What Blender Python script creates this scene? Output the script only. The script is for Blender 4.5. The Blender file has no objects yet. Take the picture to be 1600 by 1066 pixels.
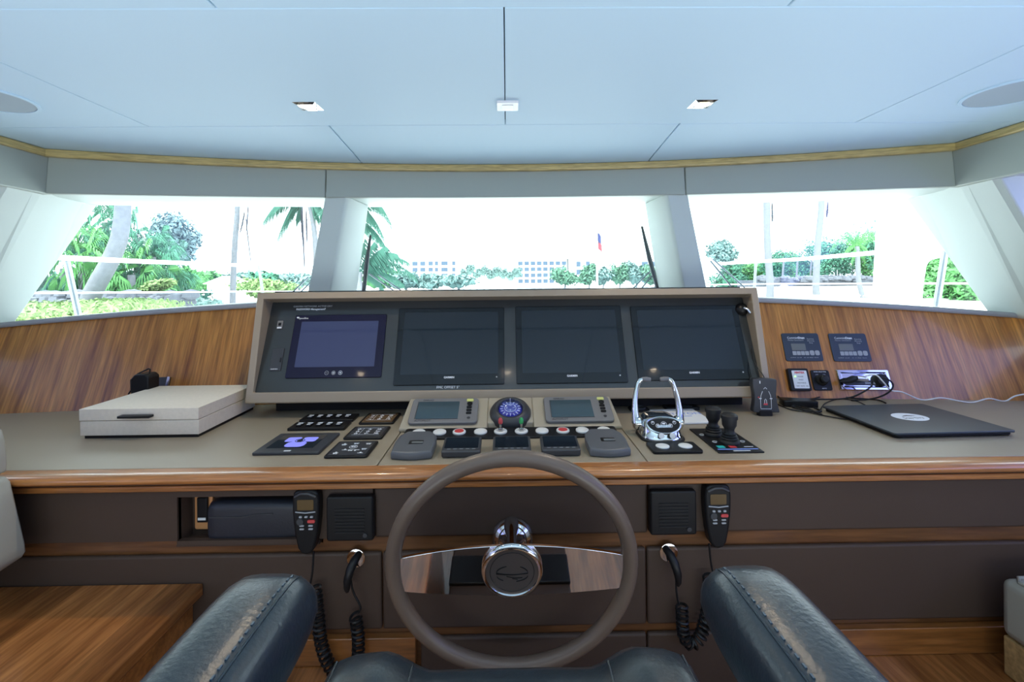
import bpy, bmesh, math, random
from mathutils import Matrix, Vector, Euler
PI = math.pi
R = math.radians
random.seed(7)
scene = bpy.context.scene
COL = scene.collection

# ------------------------------------------------------------------ camera
EYE = 1.5                      # eye height above the wheelhouse floor
FPX = 711.0                    # focal length in pixels of the 1600 wide frame
cam_data = bpy.data.cameras.new('camera')
cam = bpy.data.objects.new('camera', cam_data)
COL.objects.link(cam)
cam_data.sensor_width = 36.0
cam_data.sensor_fit = 'HORIZONTAL'
cam_data.lens = 36.0 * FPX / 1600.0
cam_data.shift_y = -(533 - 440) / 1600.0
cam_data.clip_start = 0.02
cam_data.clip_end = 3000
CROT = Matrix.Rotation(-0.0115, 3, 'Z') @ Matrix.Rotation(PI / 2, 3, 'X') @ Matrix.Rotation(-0.010, 3, 'Z')
cam.matrix_world = Matrix.Translation((0, 0, EYE)) @ CROT.to_4x4()
scene.camera = cam

# ------------------------------------------------------------------ view, sky, sun, lamps
vs = scene.view_settings
vs.view_transform = 'Standard'
vs.look = 'None'
vs.gamma = 1.0
vs.exposure = 0.3
vs.use_curve_mapping = False
world = bpy.data.worlds.new('sky')
scene.world = world
world.use_nodes = True
wn = world.node_tree
wn.nodes.clear()
w_out = wn.nodes.new('ShaderNodeOutputWorld')
w_bg = wn.nodes.new('ShaderNodeBackground')
w_bg.inputs['Color'].default_value = (0.84, 0.945, 1.0, 1)
w_bg.inputs['Strength'].default_value = 4.6
wn.links.new(w_bg.outputs[0], w_out.inputs[0])
scene.cycles.max_bounces = 8
scene.cycles.diffuse_bounces = 5
scene.cycles.glossy_bounces = 4
scene.cycles.transparent_max_bounces = 12
scene.cycles.caustics_reflective = False
scene.cycles.caustics_refractive = False
scene.cycles.sample_clamp_indirect = 6.0

def add_light(name, kind, loc, rot, energy, color, **kw):
    d = bpy.data.lights.new(name, kind)
    d.energy = energy
    d.color = color
    for k, v in kw.items():
        setattr(d, k, v)
    o = bpy.data.objects.new(name, d)
    o.location = loc
    o.rotation_euler = rot
    COL.objects.link(o)
    return o

add_light('sun', 'SUN', (0, -10, 30), (R(24), 0, R(-18)), 6.5, (1.0, 0.97, 0.9), angle=R(8))
# unseen fill light added before the aft bulkhead to brighten the cabin
add_light('added_aft_fill', 'AREA', (0, -2.6, 1.35), (R(98), 0, 0), 4.0, (0.72, 0.86, 1.0),
          shape='RECTANGLE', size=3.2, size_y=1.5)
# unseen uplight added behind the helm seat to brighten the ceiling
add_light('added_uplight', 'AREA', (0, -0.75, 0.75), (R(168), 0, 0), 66.0, (0.84, 0.94, 1.0),
          shape='RECTANGLE', size=3.4, size_y=1.8)

# ------------------------------------------------------------------ helpers
def ray(px, py):
    return CROT @ Vector(((px - 800) / FPX, -(py - 440) / FPX, -1.0))
def at_y(px, py, Y):
    d = ray(px, py); d = d * (Y / d.y); return Vector((d.x, d.y, d.z + EYE))
def at_z(px, py, z):
    d = ray(px, py); d = d * ((z - EYE) / d.z); return Vector((d.x, d.y, z))
def at_plane(px, py, mat):
    """local (x, z) of the pixel's ray on the xz plane of a frame"""
    inv = mat.inverted()
    o = inv @ Vector((0, 0, EYE)); d = (inv.to_3x3() @ ray(px, py))
    t = -o.y / d.y
    p = o + d * t
    return p.x, p.z

def rrect(w, h, r, n=4, cx=0, cy=0):
    pts = []
    for sx, sy, a0 in ((1, 1, 0), (-1, 1, 90), (-1, -1, 180), (1, -1, 270)):
        for i in range(n + 1):
            a = R(a0 + 90 * i / n)
            pts.append((cx + sx * (w / 2 - r) + r * math.cos(a), cy + sy * (h / 2 - r) + r * math.sin(a)))
    return pts
def circ(r, n=24, cx=0, cy=0, ry=None):
    ry = r if ry is None else ry
    return [(cx + r * math.cos(2 * PI * i / n), cy + ry * math.sin(2 * PI * i / n)) for i in range(n)]

class MB:
    def __init__(self):
        self.v = []; self.f = []; self.m = []; self.M = Matrix.Identity(4)
    def add(self, vs_, fs, mi=0):
        b = len(self.v)
        for p in vs_: self.v.append(self.M @ Vector(p))
        for f in fs:
            self.f.append([i + b for i in f]); self.m.append(mi)
        return self
    def box(self, x0, x1, y0, y1, z0, z1, mi=0):
        v = [(x0, y0, z0), (x1, y0, z0), (x1, y1, z0), (x0, y1, z0), (x0, y0, z1), (x1, y0, z1), (x1, y1, z1), (x0, y1, z1)]
        return self.add(v, [(0, 3, 2, 1), (4, 5, 6, 7), (0, 1, 5, 4), (1, 2, 6, 5), (2, 3, 7, 6), (3, 0, 4, 7)], mi)
    def cbox(self, c, s, mi=0):
        return self.box(c[0] - s[0] / 2, c[0] + s[0] / 2, c[1] - s[1] / 2, c[1] + s[1] / 2, c[2] - s[2] / 2, c[2] + s[2] / 2, mi)
    def loft(self, rings, mi=0, cap=True, closed=False):
        n = len(rings[0]); v = [p for r_ in rings for p in r_]; f = []
        k = len(rings)
        for j in range(k if closed else k - 1):
            for i in range(n):
                a = j * n + i; b = j * n + (i + 1) % n
                c = ((j + 1) % k) * n + (i + 1) % n; d = ((j + 1) % k) * n + i
                f.append((a, b, c, d))
        if cap and not closed:
            f.append(tuple(range(n - 1, -1, -1))); f.append(tuple((k - 1) * n + i for i in range(n)))
        return self.add(v, f, mi)
    def prism(self, poly, plane, a, b, mi=0):
        """poly in 2D, plane 'xy' (extrude z), 'xz' (extrude y), 'yz' (extrude x)"""
        def P(p, t):
            if plane == 'xy': return (p[0], p[1], t)
            if plane == 'xz': return (p[0], t, p[1])
            return (t, p[0], p[1])
        return self.loft([[P(p, a) for p in poly], [P(p, b) for p in poly]], mi)
    def tube(self, path, r, n=10, mi=0, closed=False, cap=True):
        P = [Vector(p) for p in path]; k = len(P)
        rr = r if isinstance(r, (list, tuple)) else [r] * k
        rings = []; up = None
        for i in range(k):
            if closed: t = P[(i + 1) % k] - P[i - 1]
            else: t = P[min(i + 1, k - 1)] - P[max(i - 1, 0)]
            t.normalize()
            if up is None:
                up = Vector((0, 0, 1)) if abs(t.z) < 0.9 else Vector((0, 1, 0))
            x = up - t * up.dot(t)
            if x.length < 1e-5: x = Vector((1, 0, 0)) - t * t.x
            x.normalize(); y = t.cross(x); up = x
            rings.append([tuple(P[i] + x * rr[i] * math.cos(2 * PI * j / n) + y * rr[i] * math.sin(2 * PI * j / n)) for j in range(n)])
        return self.loft(rings, mi, cap, closed)
    def lathe(self, prof, n=28, mi=0, c=(0, 0, 0), axis='z'):
        rings = []
        for r_, z in prof:
            r_ = max(r_, 1e-4); ring = []
            for j in range(n):
                a = 2 * PI * j / n; x, y = r_ * math.cos(a), r_ * math.sin(a)
                if axis == 'z': ring.append((c[0] + x, c[1] + y, c[2] + z))
                elif axis == 'y': ring.append((c[0] + x, c[1] + z, c[2] + y))
                else: ring.append((c[0] + z, c[1] + x, c[2] + y))
            rings.append(ring)
        return self.loft(rings, mi)
    def obj(self, name, mats, parent=None, smooth=None, bevel=0, seg=2, sub=0, loc=None):
        me = bpy.data.meshes.new(name)
        me.from_pydata([tuple(p) for p in self.v], [], self.f)
        if not isinstance(mats, (list, tuple)): mats = [mats]
        for m in mats: me.materials.append(m)
        me.polygons.foreach_set('material_index', self.m)
        bm = bmesh.new(); bm.from_mesh(me)
        bmesh.ops.recalc_face_normals(bm, faces=bm.faces)
        bm.to_mesh(me); bm.free()
        if smooth is None: smooth = 38
        if smooth:
            me.polygons.foreach_set('use_smooth', [True] * len(me.polygons))
            if smooth < 179: me.set_sharp_from_angle(angle=R(smooth))
        o = bpy.data.objects.new(name, me); COL.objects.link(o)
        if parent: o.parent = parent
        if loc: o.location = loc
        if bevel:
            b = o.modifiers.new('bevel', 'BEVEL'); b.width = bevel; b.segments = seg
            b.limit_method = 'ANGLE'; b.angle_limit = R(40); b.harden_normals = False
        if sub:
            s = o.modifiers.new('sub', 'SUBSURF'); s.levels = sub; s.render_levels = sub
        return o

def tag(o, label=None, cat=None, group=None, kind=None):
    if label: o['label'] = label
    if cat: o['category'] = cat
    if group: o['group'] = group
    if kind: o['kind'] = kind
    return o
def thing(name, label, cat, loc=(0, 0, 0), rot=(0, 0, 0), group=None):
    o = bpy.data.objects.new(name, None)
    o.empty_display_size = 0.02
    COL.objects.link(o); o.location = loc; o.rotation_euler = rot
    return tag(o, label, cat, group)
def struct(o): return tag(o, kind='structure')
def dup(root, loc, label=None, group=None, rot=None, scale=None):
    r = root.copy(); COL.objects.link(r); r.location = loc
    if rot is not None: r.rotation_euler = rot
    if scale is not None: r.scale = scale
    if label: r['label'] = label
    if group: r['group'] = group
    for ch in [c for c in bpy.data.objects if c.parent == root]:
        c = ch.copy(); COL.objects.link(c); c.parent = r
        for g in [q for q in bpy.data.objects if q.parent == ch]:
            d = g.copy(); COL.objects.link(d); d.parent = c
    return r
def root_matrix(o):
    return Matrix.Translation(o.location) @ o.rotation_euler.to_matrix().to_4x4()

def text_mesh(s, size, mat, name='lettering', parent=None, M=None, align='CENTER', bold=0.0, sx=1.0):
    """flat raised letters; local x right, local y up, facing local z"""
    cu = bpy.data.curves.new('txt', 'FONT'); cu.body = s; cu.size = size; cu.align_x = align; cu.align_y = 'CENTER'
    cu.extrude = 0.0002; cu.offset = bold; cu.resolution_u = 2
    t = bpy.data.objects.new('txt', cu); COL.objects.link(t)
    dg = bpy.context.evaluated_depsgraph_get()
    me = bpy.data.meshes.new_from_object(t.evaluated_get(dg))
    bpy.data.objects.remove(t); bpy.data.curves.remove(cu)
    me.transform((M if M else Matrix.Identity(4)) @ Matrix.Diagonal((sx, 1, 1, 1)))
    me.materials.clear(); me.materials.append(mat)
    o = bpy.data.objects.new(name, me); COL.objects.link(o)
    if parent: o.parent = parent
    return o
FRONT = Matrix.Rotation(PI / 2, 4, 'X')            # text standing up, facing -Y

# ------------------------------------------------------------------ materials
MATS = {}
def mat(name, base=(0.5, 0.5, 0.5), rough=0.5, metal=0.0, spec=0.5, coat=0.0, coat_rough=0.05, bump=None, var=None, emit=None, emit_s=0.0, sheen=0.0):
    m = bpy.data.materials.new(name); m.use_nodes = True
    nt = m.node_tree; b = nt.nodes['Principled BSDF']
    b.inputs['Base Color'].default_value = (*base, 1)
    b.inputs['Roughness'].default_value = rough
    b.inputs['Metallic'].default_value = metal
    b.inputs['Specular IOR Level'].default_value = spec
    b.inputs['Coat Weight'].default_value = coat
    b.inputs['Coat Roughness'].default_value = coat_rough
    if sheen: b.inputs['Sheen Weight'].default_value = sheen
    if emit:
        b.inputs['Emission Color'].default_value = (*emit, 1); b.inputs['Emission Strength'].default_value = emit_s
    tc = nt.nodes.new('ShaderNodeTexCoord')
    if var:   # (scale, amount): mottled albedo
        no = nt.nodes.new('ShaderNodeTexNoise'); no.inputs['Scale'].default_value = var[0]; no.inputs['Detail'].default_value = 5
        nt.links.new(tc.outputs['Object'], no.inputs['Vector'])
        mx = nt.nodes.new('ShaderNodeMix'); mx.data_type = 'RGBA'
        mx.inputs[6].default_value = (*[c * (1 - var[1]) for c in base], 1)
        mx.inputs[7].default_value = (*[min(1, c * (1 + var[1])) for c in base], 1)
        nt.links.new(no.outputs['Fac'], mx.inputs[0]); nt.links.new(mx.outputs[2], b.inputs['Base Color'])
    if bump:  # (scale, strength, distance)
        no = nt.nodes.new('ShaderNodeTexNoise'); no.inputs['Scale'].default_value = bump[0]; no.inputs['Detail'].default_value = 3
        nt.links.new(tc.outputs['Object'], no.inputs['Vector'])
        bp = nt.nodes.new('ShaderNodeBump'); bp.inputs['Strength'].default_value = bump[1]; bp.inputs['Distance'].default_value = bump[2]
        nt.links.new(no.outputs['Fac'], bp.inputs['Height']); nt.links.new(bp.outputs[0], b.inputs['Normal'])
    MATS[name] = m
    return m

def wood(name, c1, c2, c3, grain, rough=0.3, coat=0.3, scale=1.0, board=None):
    """grain: scale vector, large across the grain and small along it"""
    m = bpy.data.materials.new(name); m.use_nodes = True
    nt = m.node_tree; b = nt.nodes['Principled BSDF']; L = nt.links.new
    tc = nt.nodes.new('ShaderNodeTexCoord')
    mp = nt.nodes.new('ShaderNodeMapping'); mp.inputs['Scale'].default_value = grain
    L(tc.outputs['Object'], mp.inputs['Vector'])
    n1 = nt.nodes.new('ShaderNodeTexNoise'); n1.inputs['Scale'].default_value = 5.0 * scale; n1.inputs['Detail'].default_value = 6; n1.inputs['Roughness'].default_value = 0.65
    L(mp.outputs[0], n1.inputs['Vector'])
    cr = nt.nodes.new('ShaderNodeValToRGB')
    e = cr.color_ramp.elements; e[0].position = 0.30; e[0].color = (*c1, 1); e[1].position = 0.72; e[1].color = (*c3, 1)
    k = e.new(0.5); k.color = (*c2, 1)
    L(n1.outputs['Fac'], cr.inputs[0])
    n2 = nt.nodes.new('ShaderNodeTexNoise'); n2.inputs['Scale'].default_value = 28.0 * scale; n2.inputs['Detail'].default_value = 3
    L(mp.outputs[0], n2.inputs['Vector'])
    mr = nt.nodes.new('ShaderNodeMapRange'); mr.inputs[1].default_value = 0.35; mr.inputs[2].default_value = 0.65; mr.inputs[3].default_value = 0.72; mr.inputs[4].default_value = 1.12
    L(n2.outputs['Fac'], mr.inputs[0])
    mu = nt.nodes.new('ShaderNodeMix'); mu.data_type = 'RGBA'; mu.blend_type = 'MULTIPLY'; mu.inputs[0].default_value = 1.0
    L(cr.outputs[0], mu.inputs[6]); L(mr.outputs[0], mu.inputs[7])
    last = mu.outputs[2]
    if board:   # (axis index, width): boards of slightly different tone
        sp = nt.nodes.new('ShaderNodeSeparateXYZ'); L(tc.outputs['Object'], sp.inputs[0])
        dv = nt.nodes.new('ShaderNodeMath'); dv.operation = 'DIVIDE'; dv.inputs[1].default_value = board[1]; L(sp.outputs[board[0]], dv.inputs[0])
        fl = nt.nodes.new('ShaderNodeMath'); fl.operation = 'FLOOR'; L(dv.outputs[0], fl.inputs[0])
        wnz = nt.nodes.new('ShaderNodeTexWhiteNoise'); wnz.noise_dimensions = '1D'; L(fl.outputs[0], wnz.inputs['W'])
        m2 = nt.nodes.new('ShaderNodeMapRange'); m2.inputs[3].default_value = 0.68; m2.inputs[4].default_value = 1.15; L(wnz.outputs['Value'], m2.inputs[0])
        m3 = nt.nodes.new('ShaderNodeMix'); m3.data_type = 'RGBA'; m3.blend_type = 'MULTIPLY'; m3.inputs[0].default_value = 1.0
        L(last, m3.inputs[6]); L(m2.outputs[0], m3.inputs[7]); last = m3.outputs[2]
    L(last, b.inputs['Base Color'])
    b.inputs['Roughness'].default_value = rough; b.inputs['Coat Weight'].default_value = coat; b.inputs['Coat Roughness'].default_value = 0.08
    MATS[name] = m
    return m

def glass_mat(name, tint=(1, 1, 1), refl=0.06):
    m = bpy.data.materials.new(name); m.use_nodes = True
    nt = m.node_tree; nt.nodes.clear(); L = nt.links.new
    o = nt.nodes.new('ShaderNodeOutputMaterial'); t = nt.nodes.new('ShaderNodeBsdfTransparent'); g = nt.nodes.new('ShaderNodeBsdfGlossy')
    t.inputs[0].default_value = (*tint, 1); g.inputs['Roughness'].default_value = 0.0
    mx = nt.nodes.new('ShaderNodeMixShader'); mx.inputs[0].default_value = refl
    L(t.outputs[0], mx.inputs[1]); L(g.outputs[0], mx.inputs[2]); L(mx.outputs[0], o.inputs[0])
    MATS[name] = m
    return m

headliner = mat('headliner', (0.56, 0.745, 0.88), 0.6, bump=(420, 0.15, 0.001), spec=0.3)
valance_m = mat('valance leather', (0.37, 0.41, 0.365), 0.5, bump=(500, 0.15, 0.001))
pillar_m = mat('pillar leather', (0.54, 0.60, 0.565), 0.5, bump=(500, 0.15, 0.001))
seam_m = mat('seam', (0.22, 0.25, 0.27), 0.8)
gold = wood('maple trim', (0.50, 0.38, 0.13), (0.56, 0.43, 0.17), (0.62, 0.49, 0.21), (0.6, 0.6, 8), 0.35, 0.3)
sill_m = mat('sill leather', (0.33, 0.33, 0.35), 0.5, bump=(400, 0.2, 0.001))
leather = mat('taupe leather', (0.305, 0.255, 0.185), 0.36, bump=(650, 0.28, 0.0008), spec=0.45, var=(3, 0.05))
leather_shaded = mat('shaded brown leather', (0.068, 0.044, 0.033), 0.50, bump=(600, 0.3, 0.0008), spec=0.22, var=(4, 0.07))  # browner leather, with the shade below the dash darkened into its colour
beige_frame = mat('bronze beige paint', (0.295, 0.235, 0.168), 0.38, spec=0.5)
pod_m = mat('pod beige', (0.37, 0.32, 0.24), 0.4)
teak = wood('teak veneer', (0.22, 0.070, 0.012), (0.46, 0.185, 0.036), (0.66, 0.30, 0.066), (2.6, 0.3, 0.08), 0.32, 0.25, 2.0)
teak_trim = wood('teak trim', (0.28, 0.10, 0.024), (0.40, 0.155, 0.042), (0.48, 0.20, 0.060), (0.25, 3, 6), 0.28, 0.5, 1.5)
cherry = wood('cherry boards', (0.20, 0.065, 0.018), (0.36, 0.135, 0.038), (0.50, 0.20, 0.06), (3.0, 0.25, 3.0), 0.25, 0.5, 1.2, board=(0, 0.115))
strip_wood = wood('walnut strip', (0.10, 0.035, 0.012), (0.15, 0.060, 0.020), (0.19, 0.08, 0.03), (0.25, 3, 3), 0.35, 0.2, 1.2)
cherry_x = wood('cherry riser', (0.18, 0.062, 0.014), (0.29, 0.108, 0.028), (0.37, 0.145, 0.040), (0.25, 3, 3), 0.3, 0.4, 1.2)
black = mat('black plastic', (0.010, 0.010, 0.011), 0.36, spec=0.25)
black_soft = mat('black rubber', (0.014, 0.014, 0.015), 0.55, spec=0.3)
dark_grey = mat('dark grey plastic', (0.035, 0.037, 0.042), 0.42)
grey_cover = mat('graphite cover', (0.085, 0.09, 0.10), 0.42, bump=(900, 0.1, 0.0004))
panel_glass = mat('black panel', (0.030, 0.033, 0.034), 0.16, coat=0.2)
bezel_m = mat('display bezel', (0.006, 0.008, 0.011), 0.10, coat=0.2, spec=0.3, coat_rough=0.0)
screen_off = mat('dark screen glass', (0.010, 0.015, 0.022), 0.05, coat=0.25, spec=0.35, coat_rough=0.0)
screen_blue = mat('blue lit screen', (0.01, 0.012, 0.03), 0.06, coat=0.2, coat_rough=0.0, emit=(0.055, 0.065, 0.19), emit_s=0.32)
bezel_blue = mat('navy glass bezel', (0.006, 0.003, 0.022), 0.06, coat=0.1, spec=0.3, coat_rough=0.0)
lcd = mat('lcd glass', (0.045, 0.075, 0.09), 0.08, coat=0.6)
lcd_grey = mat('grey lcd', (0.16, 0.17, 0.17), 0.2)
instr_grey = mat('instrument grey', (0.17, 0.165, 0.165), 0.4)
white_print = mat('white print', (0.75, 0.77, 0.80), 0.5)
grey_print = mat('grey print', (0.35, 0.36, 0.38), 0.5)
red_print = mat('red print', (0.6, 0.05, 0.06), 0.4)
cyan_print = mat('teal print', (0.03, 0.45, 0.42), 0.4)
blue_print = mat('blue print', (0.18, 0.28, 0.70), 0.4)
bluegraph = mat('blue screen graphic', (0.15, 0.15, 0.5), 0.3, emit=(0.25, 0.27, 0.85), emit_s=0.6)
white_btn = mat('white button', (0.72, 0.72, 0.70), 0.35)
red_btn = mat('red button', (0.55, 0.06, 0.06), 0.35)
green_btn = mat('green knob', (0.03, 0.35, 0.10), 0.35)
chrome = mat('chrome', (0.70, 0.71, 0.72), 0.05, metal=1.0)
chrome_soft = mat('brushed chrome', (0.75, 0.76, 0.78), 0.16, metal=1.0)
bronze_print = mat('brown keypad face', (0.30, 0.19, 0.10), 0.25, metal=0.5)
navy = mat('navy leather', (0.010, 0.019, 0.028), 0.31, bump=(170, 0.30, 0.0016), spec=0.62)
navy_seam = mat('navy thread', (0.05, 0.08, 0.105), 0.5)
settee_l = mat('stone grey leather', (0.33, 0.31, 0.26), 0.5, bump=(420, 0.2, 0.001))
boxfab = mat('ivory grasscloth', (0.68, 0.59, 0.49), 0.7, bump=(260, 0.5, 0.001), var=(90, 0.10))
paper = mat('paper', (0.8, 0.8, 0.78), 0.6)
laptop_m = mat('laptop lid', (0.035, 0.045, 0.055), 0.42)
white_cable = mat('white cable', (0.75, 0.73, 0.70), 0.45)
gel = mat('white gelcoat', (0.82, 0.83, 0.84), 0.3)
steel = mat('stainless rail', (0.26, 0.30, 0.34), 0.25, metal=0.8)
clear = glass_mat('clear glass', (0.93, 0.97, 0.97), 0.05)
tinted = glass_mat('violet tinted side glass', (0.50, 0.53, 0.84), 0.06)
tinted_port = glass_mat('smoked side glass', (0.36, 0.37, 0.52), 0.06)
dome_glass = glass_mat('compass dome glass', (0.8, 0.85, 1.0), 0.12)
lamp_glow = mat('halogen lamp', (1, 0.9, 0.75), 0.4, emit=(1.0, 0.80, 0.55), emit_s=14)
green_led = mat('green led', (0.1, 0.5, 0.1), 0.4, emit=(0.3, 1.0, 0.2), emit_s=2.5)
yellow_led = mat('yellow key', (0.6, 0.62, 0.2), 0.4)

CX = 0.008
ZD = EYE - 0.504          # dash top
ZC = EYE + 0.544          # ceiling
def Yb(x): return 1.95 - 0.030 * x * x                 # foot of the front wall
def Yt(x): return 2.113 - 0.088 * x * x                # head of the windscreen
def Hs(x): return EYE - (0.080 + 0.0205 * x * x)
LEAN = 0.38
def Yw_(x, z): return Yb(x) + LEAN * (z - ZD)        # the wood leans outward
def Yk(x): return Yw_(x, Hs(x))                      # its top edge       # top of the wood below the sill
def Hv(x): return EYE + 0.392 - 0.0075 * x * x         # underside of the valance

# ------------------------------------------------------------------ setting
def strip(pts_a, pts_b, thick, mb=None, mi=0):
    """sheet between two polylines, given thickness vector"""
    mb = mb or MB(); n = len(pts_a); t = Vector(thick)
    v = [Vector(p) for p in pts_a] + [Vector(p) for p in pts_b] + [Vector(p) + t for p in pts_a] + [Vector(p) + t for p in pts_b]
    f = []
    for i in range(n - 1):
        f += [(i, i + 1, n + i + 1, n + i), (2 * n + i, 3 * n + i, 3 * n + i + 1, 2 * n + i + 1),
              (i, 2 * n + i, 2 * n + i + 1, i + 1), (n + i, n + i + 1, 3 * n + i + 1, 3 * n + i)]
    f += [(0, n, 3 * n, 2 * n), (n - 1, 3 * n - 1, 4 * n - 1, 2 * n - 1)]
    mb.add([tuple(p) for p in v], f, mi)
    return mb
NX = 45
XS = [-2.26 + 4.52 * i / (NX - 1) for i in range(NX)]
XT = [-1.823 + 3.646 * i / (NX - 1) for i in range(NX)]
# floor, steps beside the helm
struct(MB().box(-2.38, 2.38, -3.0, 2.3, -0.05, 0.0).obj('floor', cherry))
ZS = EYE - 1.058
# ceiling panels with shadow gaps between them
yA, yB_ = 0.905, 1.578
cm = MB()
G = 0.0013
def arc_edge(x0, x1, n=14, off=0.0): return [(x0 + (x1 - x0) * i / (n - 1), Yt(x0 + (x1 - x0) * i / (n - 1)) + off) for i in range(n)]
cm.prism([(-1.222, yA), (-G, yA), (-G, yB_ - G), (-1.222, yB_ - G)], 'xy', ZC, ZC + 0.02)
cm.prism([(G, yA), (1.222, yA), (1.222, yB_ - G), (G, yB_ - G)], 'xy', ZC, ZC + 0.02)
for s in (-1, 1):
    cm.prism([(s * 1.226, yA), (s * 1.83, yA), (s * 1.83, yB_ - G), (s * 1.226, yB_ - G)], 'xy', ZC, ZC + 0.02)
# front row
cm.prism([(-0.606, yB_ + G), (0.606, yB_ + G)] + arc_edge(0.65, -0.65), 'xy', ZC, ZC + 0.02)
cm.prism([(0.611, yB_ + G), (1.83, yB_ + G)] + arc_edge(1.83, 0.655), 'xy', ZC, ZC + 0.02)
cm.prism([(-1.83, yB_ + G), (-0.611, yB_ + G)] + arc_edge(-0.655, -1.83), 'xy', ZC, ZC + 0.02)
# aft panels, a hair lower, so a shadow line shows
for x0, x1 in ((-1.83, -0.562), (-0.558, 0.558), (0.562, 1.83)):
    cm.box(x0, x1, -3.0, 0.893, ZC - 0.006, ZC + 0.02)
struct(cm.obj('ceiling', headliner, bevel=0.002))
struct(MB().box(-2.4, 2.4, -3.0, 2.35, ZC + 0.0202, ZC + 0.06).obj('trim_1', seam_m))
# maple strip round the ceiling
gm = MB()
for z0, z1, out in ((ZC - 0.031, ZC - 0.001, 0.012),):
    gm = strip([(x, Yt(x) - out, z0) for x in XT], [(x, Yt(x) - out, z1) for x in XT], (0, 0.03, 0))
    for s in (-1, 1):
        gm.box(min(s * 1.811, s * 1.845), max(s * 1.811, s * 1.845), -3.0, Yt(1.823) + 0.02, z0, z1)
struct(gm.obj('trim_2', gold, bevel=0.006, seg=3))
# valance below it, in sections with seams
vm = MB()
segs = [(-1.823, -0.815), (-0.811, 0.815), (0.819, 1.823)]
for a, b in segs:
    xs = [a + (b - a) * i / 16 for i in range(17)]
    strip([(x, Yt(x), Hv(x)) for x in xs], [(x, Yt(x) + 0.012, ZC - 0.028) for x in xs], (0, 0.03, 0), vm)
for s in (-1, 1):
    xa, xb = s * 1.823, s * 1.86
    vm.prism([(-3.0, EYE + 0.352), (Yt(1.823) + 0.03, Hv(1.823)), (Yt(1.823) + 0.03, ZC - 0.028), (-3.0, ZC - 0.028)], 'yz', min(xa, xb), max(xa, xb))
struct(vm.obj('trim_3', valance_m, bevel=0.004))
# soffit between valance and glass
sm = strip([(x * 1.0, Yt(x) + 0.012, Hv(x) + 0.004) for x in XT], [(x * 1.085, Yt(x) + 0.30, Hv(x) + 0.006) for x in XT], (0, 0, 0.02))
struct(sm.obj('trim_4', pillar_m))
# front wall in teak veneer
fw = strip([(x, Yw_(x, ZD - 0.02), ZD - 0.02) for x in XS], [(x, Yk(x), Hs(x)) for x in XS], (0, 0.03, 0))
struct(fw.obj('wall_front', teak))
# sill
sl = strip([(x, Yk(x) - 0.016, Hs(x) - 0.001) for x in XS], [(x, Yk(x) + 0.20, Hs(x) + 0.002) for x in XS], (0, 0, 0.023))
struct(sl.obj('trim_5', sill_m, bevel=0.009, seg=3))
# windscreen panes and frames
def Gb(x): return (x * 1.08, Yk(x) + 0.175, Hs(x) + 0.020)
def Gt(x): return (x, Yt(x) + 0.27, Hv(x) + 0.004)
for k, (a, b) in enumerate(((-2.08, -0.80), (-0.80, 0.82), (0.82, 2.08))):
    xs = [a + (b - a) * i / 12 for i in range(13)]
    g = strip([Gb(x) for x in xs], [Gt(x) for x in xs], (0, 0.006, 0))
    struct(g.obj('window_%d' % (k + 1), clear))
# pillars
def solid(mb, bot, top, mi=0): return mb.loft([bot, top], mi)
pm = MB()
for s, dx in ((-1, 0.0), (1, 0.012)):
    zb, zt = Hs(0.8) + 0.018, Hv(0.8) + 0.006
    yb, yt = Yk(0.8), Yt(0.8) + 0.014
    o_, i_, g_ = 312 / 711 * yb, 277 / 711 * yb, 235 / 711 * (yb + 0.19)
    bot = [(s * o_ + dx, yb, zb), (s * i_ + dx, yb, zb), (s * (i_ - 0.014) + dx, yb + 0.015, zb), (s * g_ + dx, yb + 0.19, zb), (s * o_ + dx, yb + 0.19, zb)]
    o_, i_, g_ = 281 / 711 * yt, 250 / 711 * yt, 214 / 711 * (yt + 0.25)
    top = [(s * o_ + dx, yt, zt), (s * i_ + dx, yt, zt), (s * (i_ - 0.014) + dx, yt + 0.015, zt), (s * g_ + dx, yt + 0.25, zt), (s * o_ + dx, yt + 0.25, zt)]
    solid(pm, bot, top)
struct(pm.obj('trim_6', pillar_m, bevel=0.004))
pm = MB()
for s in (-1, 1):
    zb, zt = Hs(2.1) - 0.01, EYE + 0.385
    bot = [(s * 2.215, 2.06, zb), (s * 2.17, 1.86, zb), (s * 2.175, 1.83, zb), (s * 2.16, 1.70, zb), (s * 2.17, 1.675, zb), (s * 2.42, 1.70, zb), (s * 2.45, 2.08, zb)]
    top = [(s * 1.915, 2.16, zt), (s * 1.845, 1.835, zt), (s * 1.84, 1.80, zt), (s * 1.828, 1.70, zt), (s * 1.838, 1.675, zt), (s * 2.05, 1.70, zt), (s * 2.15, 2.18, zt)]
    solid(pm, bot, top)
struct(pm.obj('trim_7', pillar_m, smooth=0, bevel=0.006, seg=3))
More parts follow.
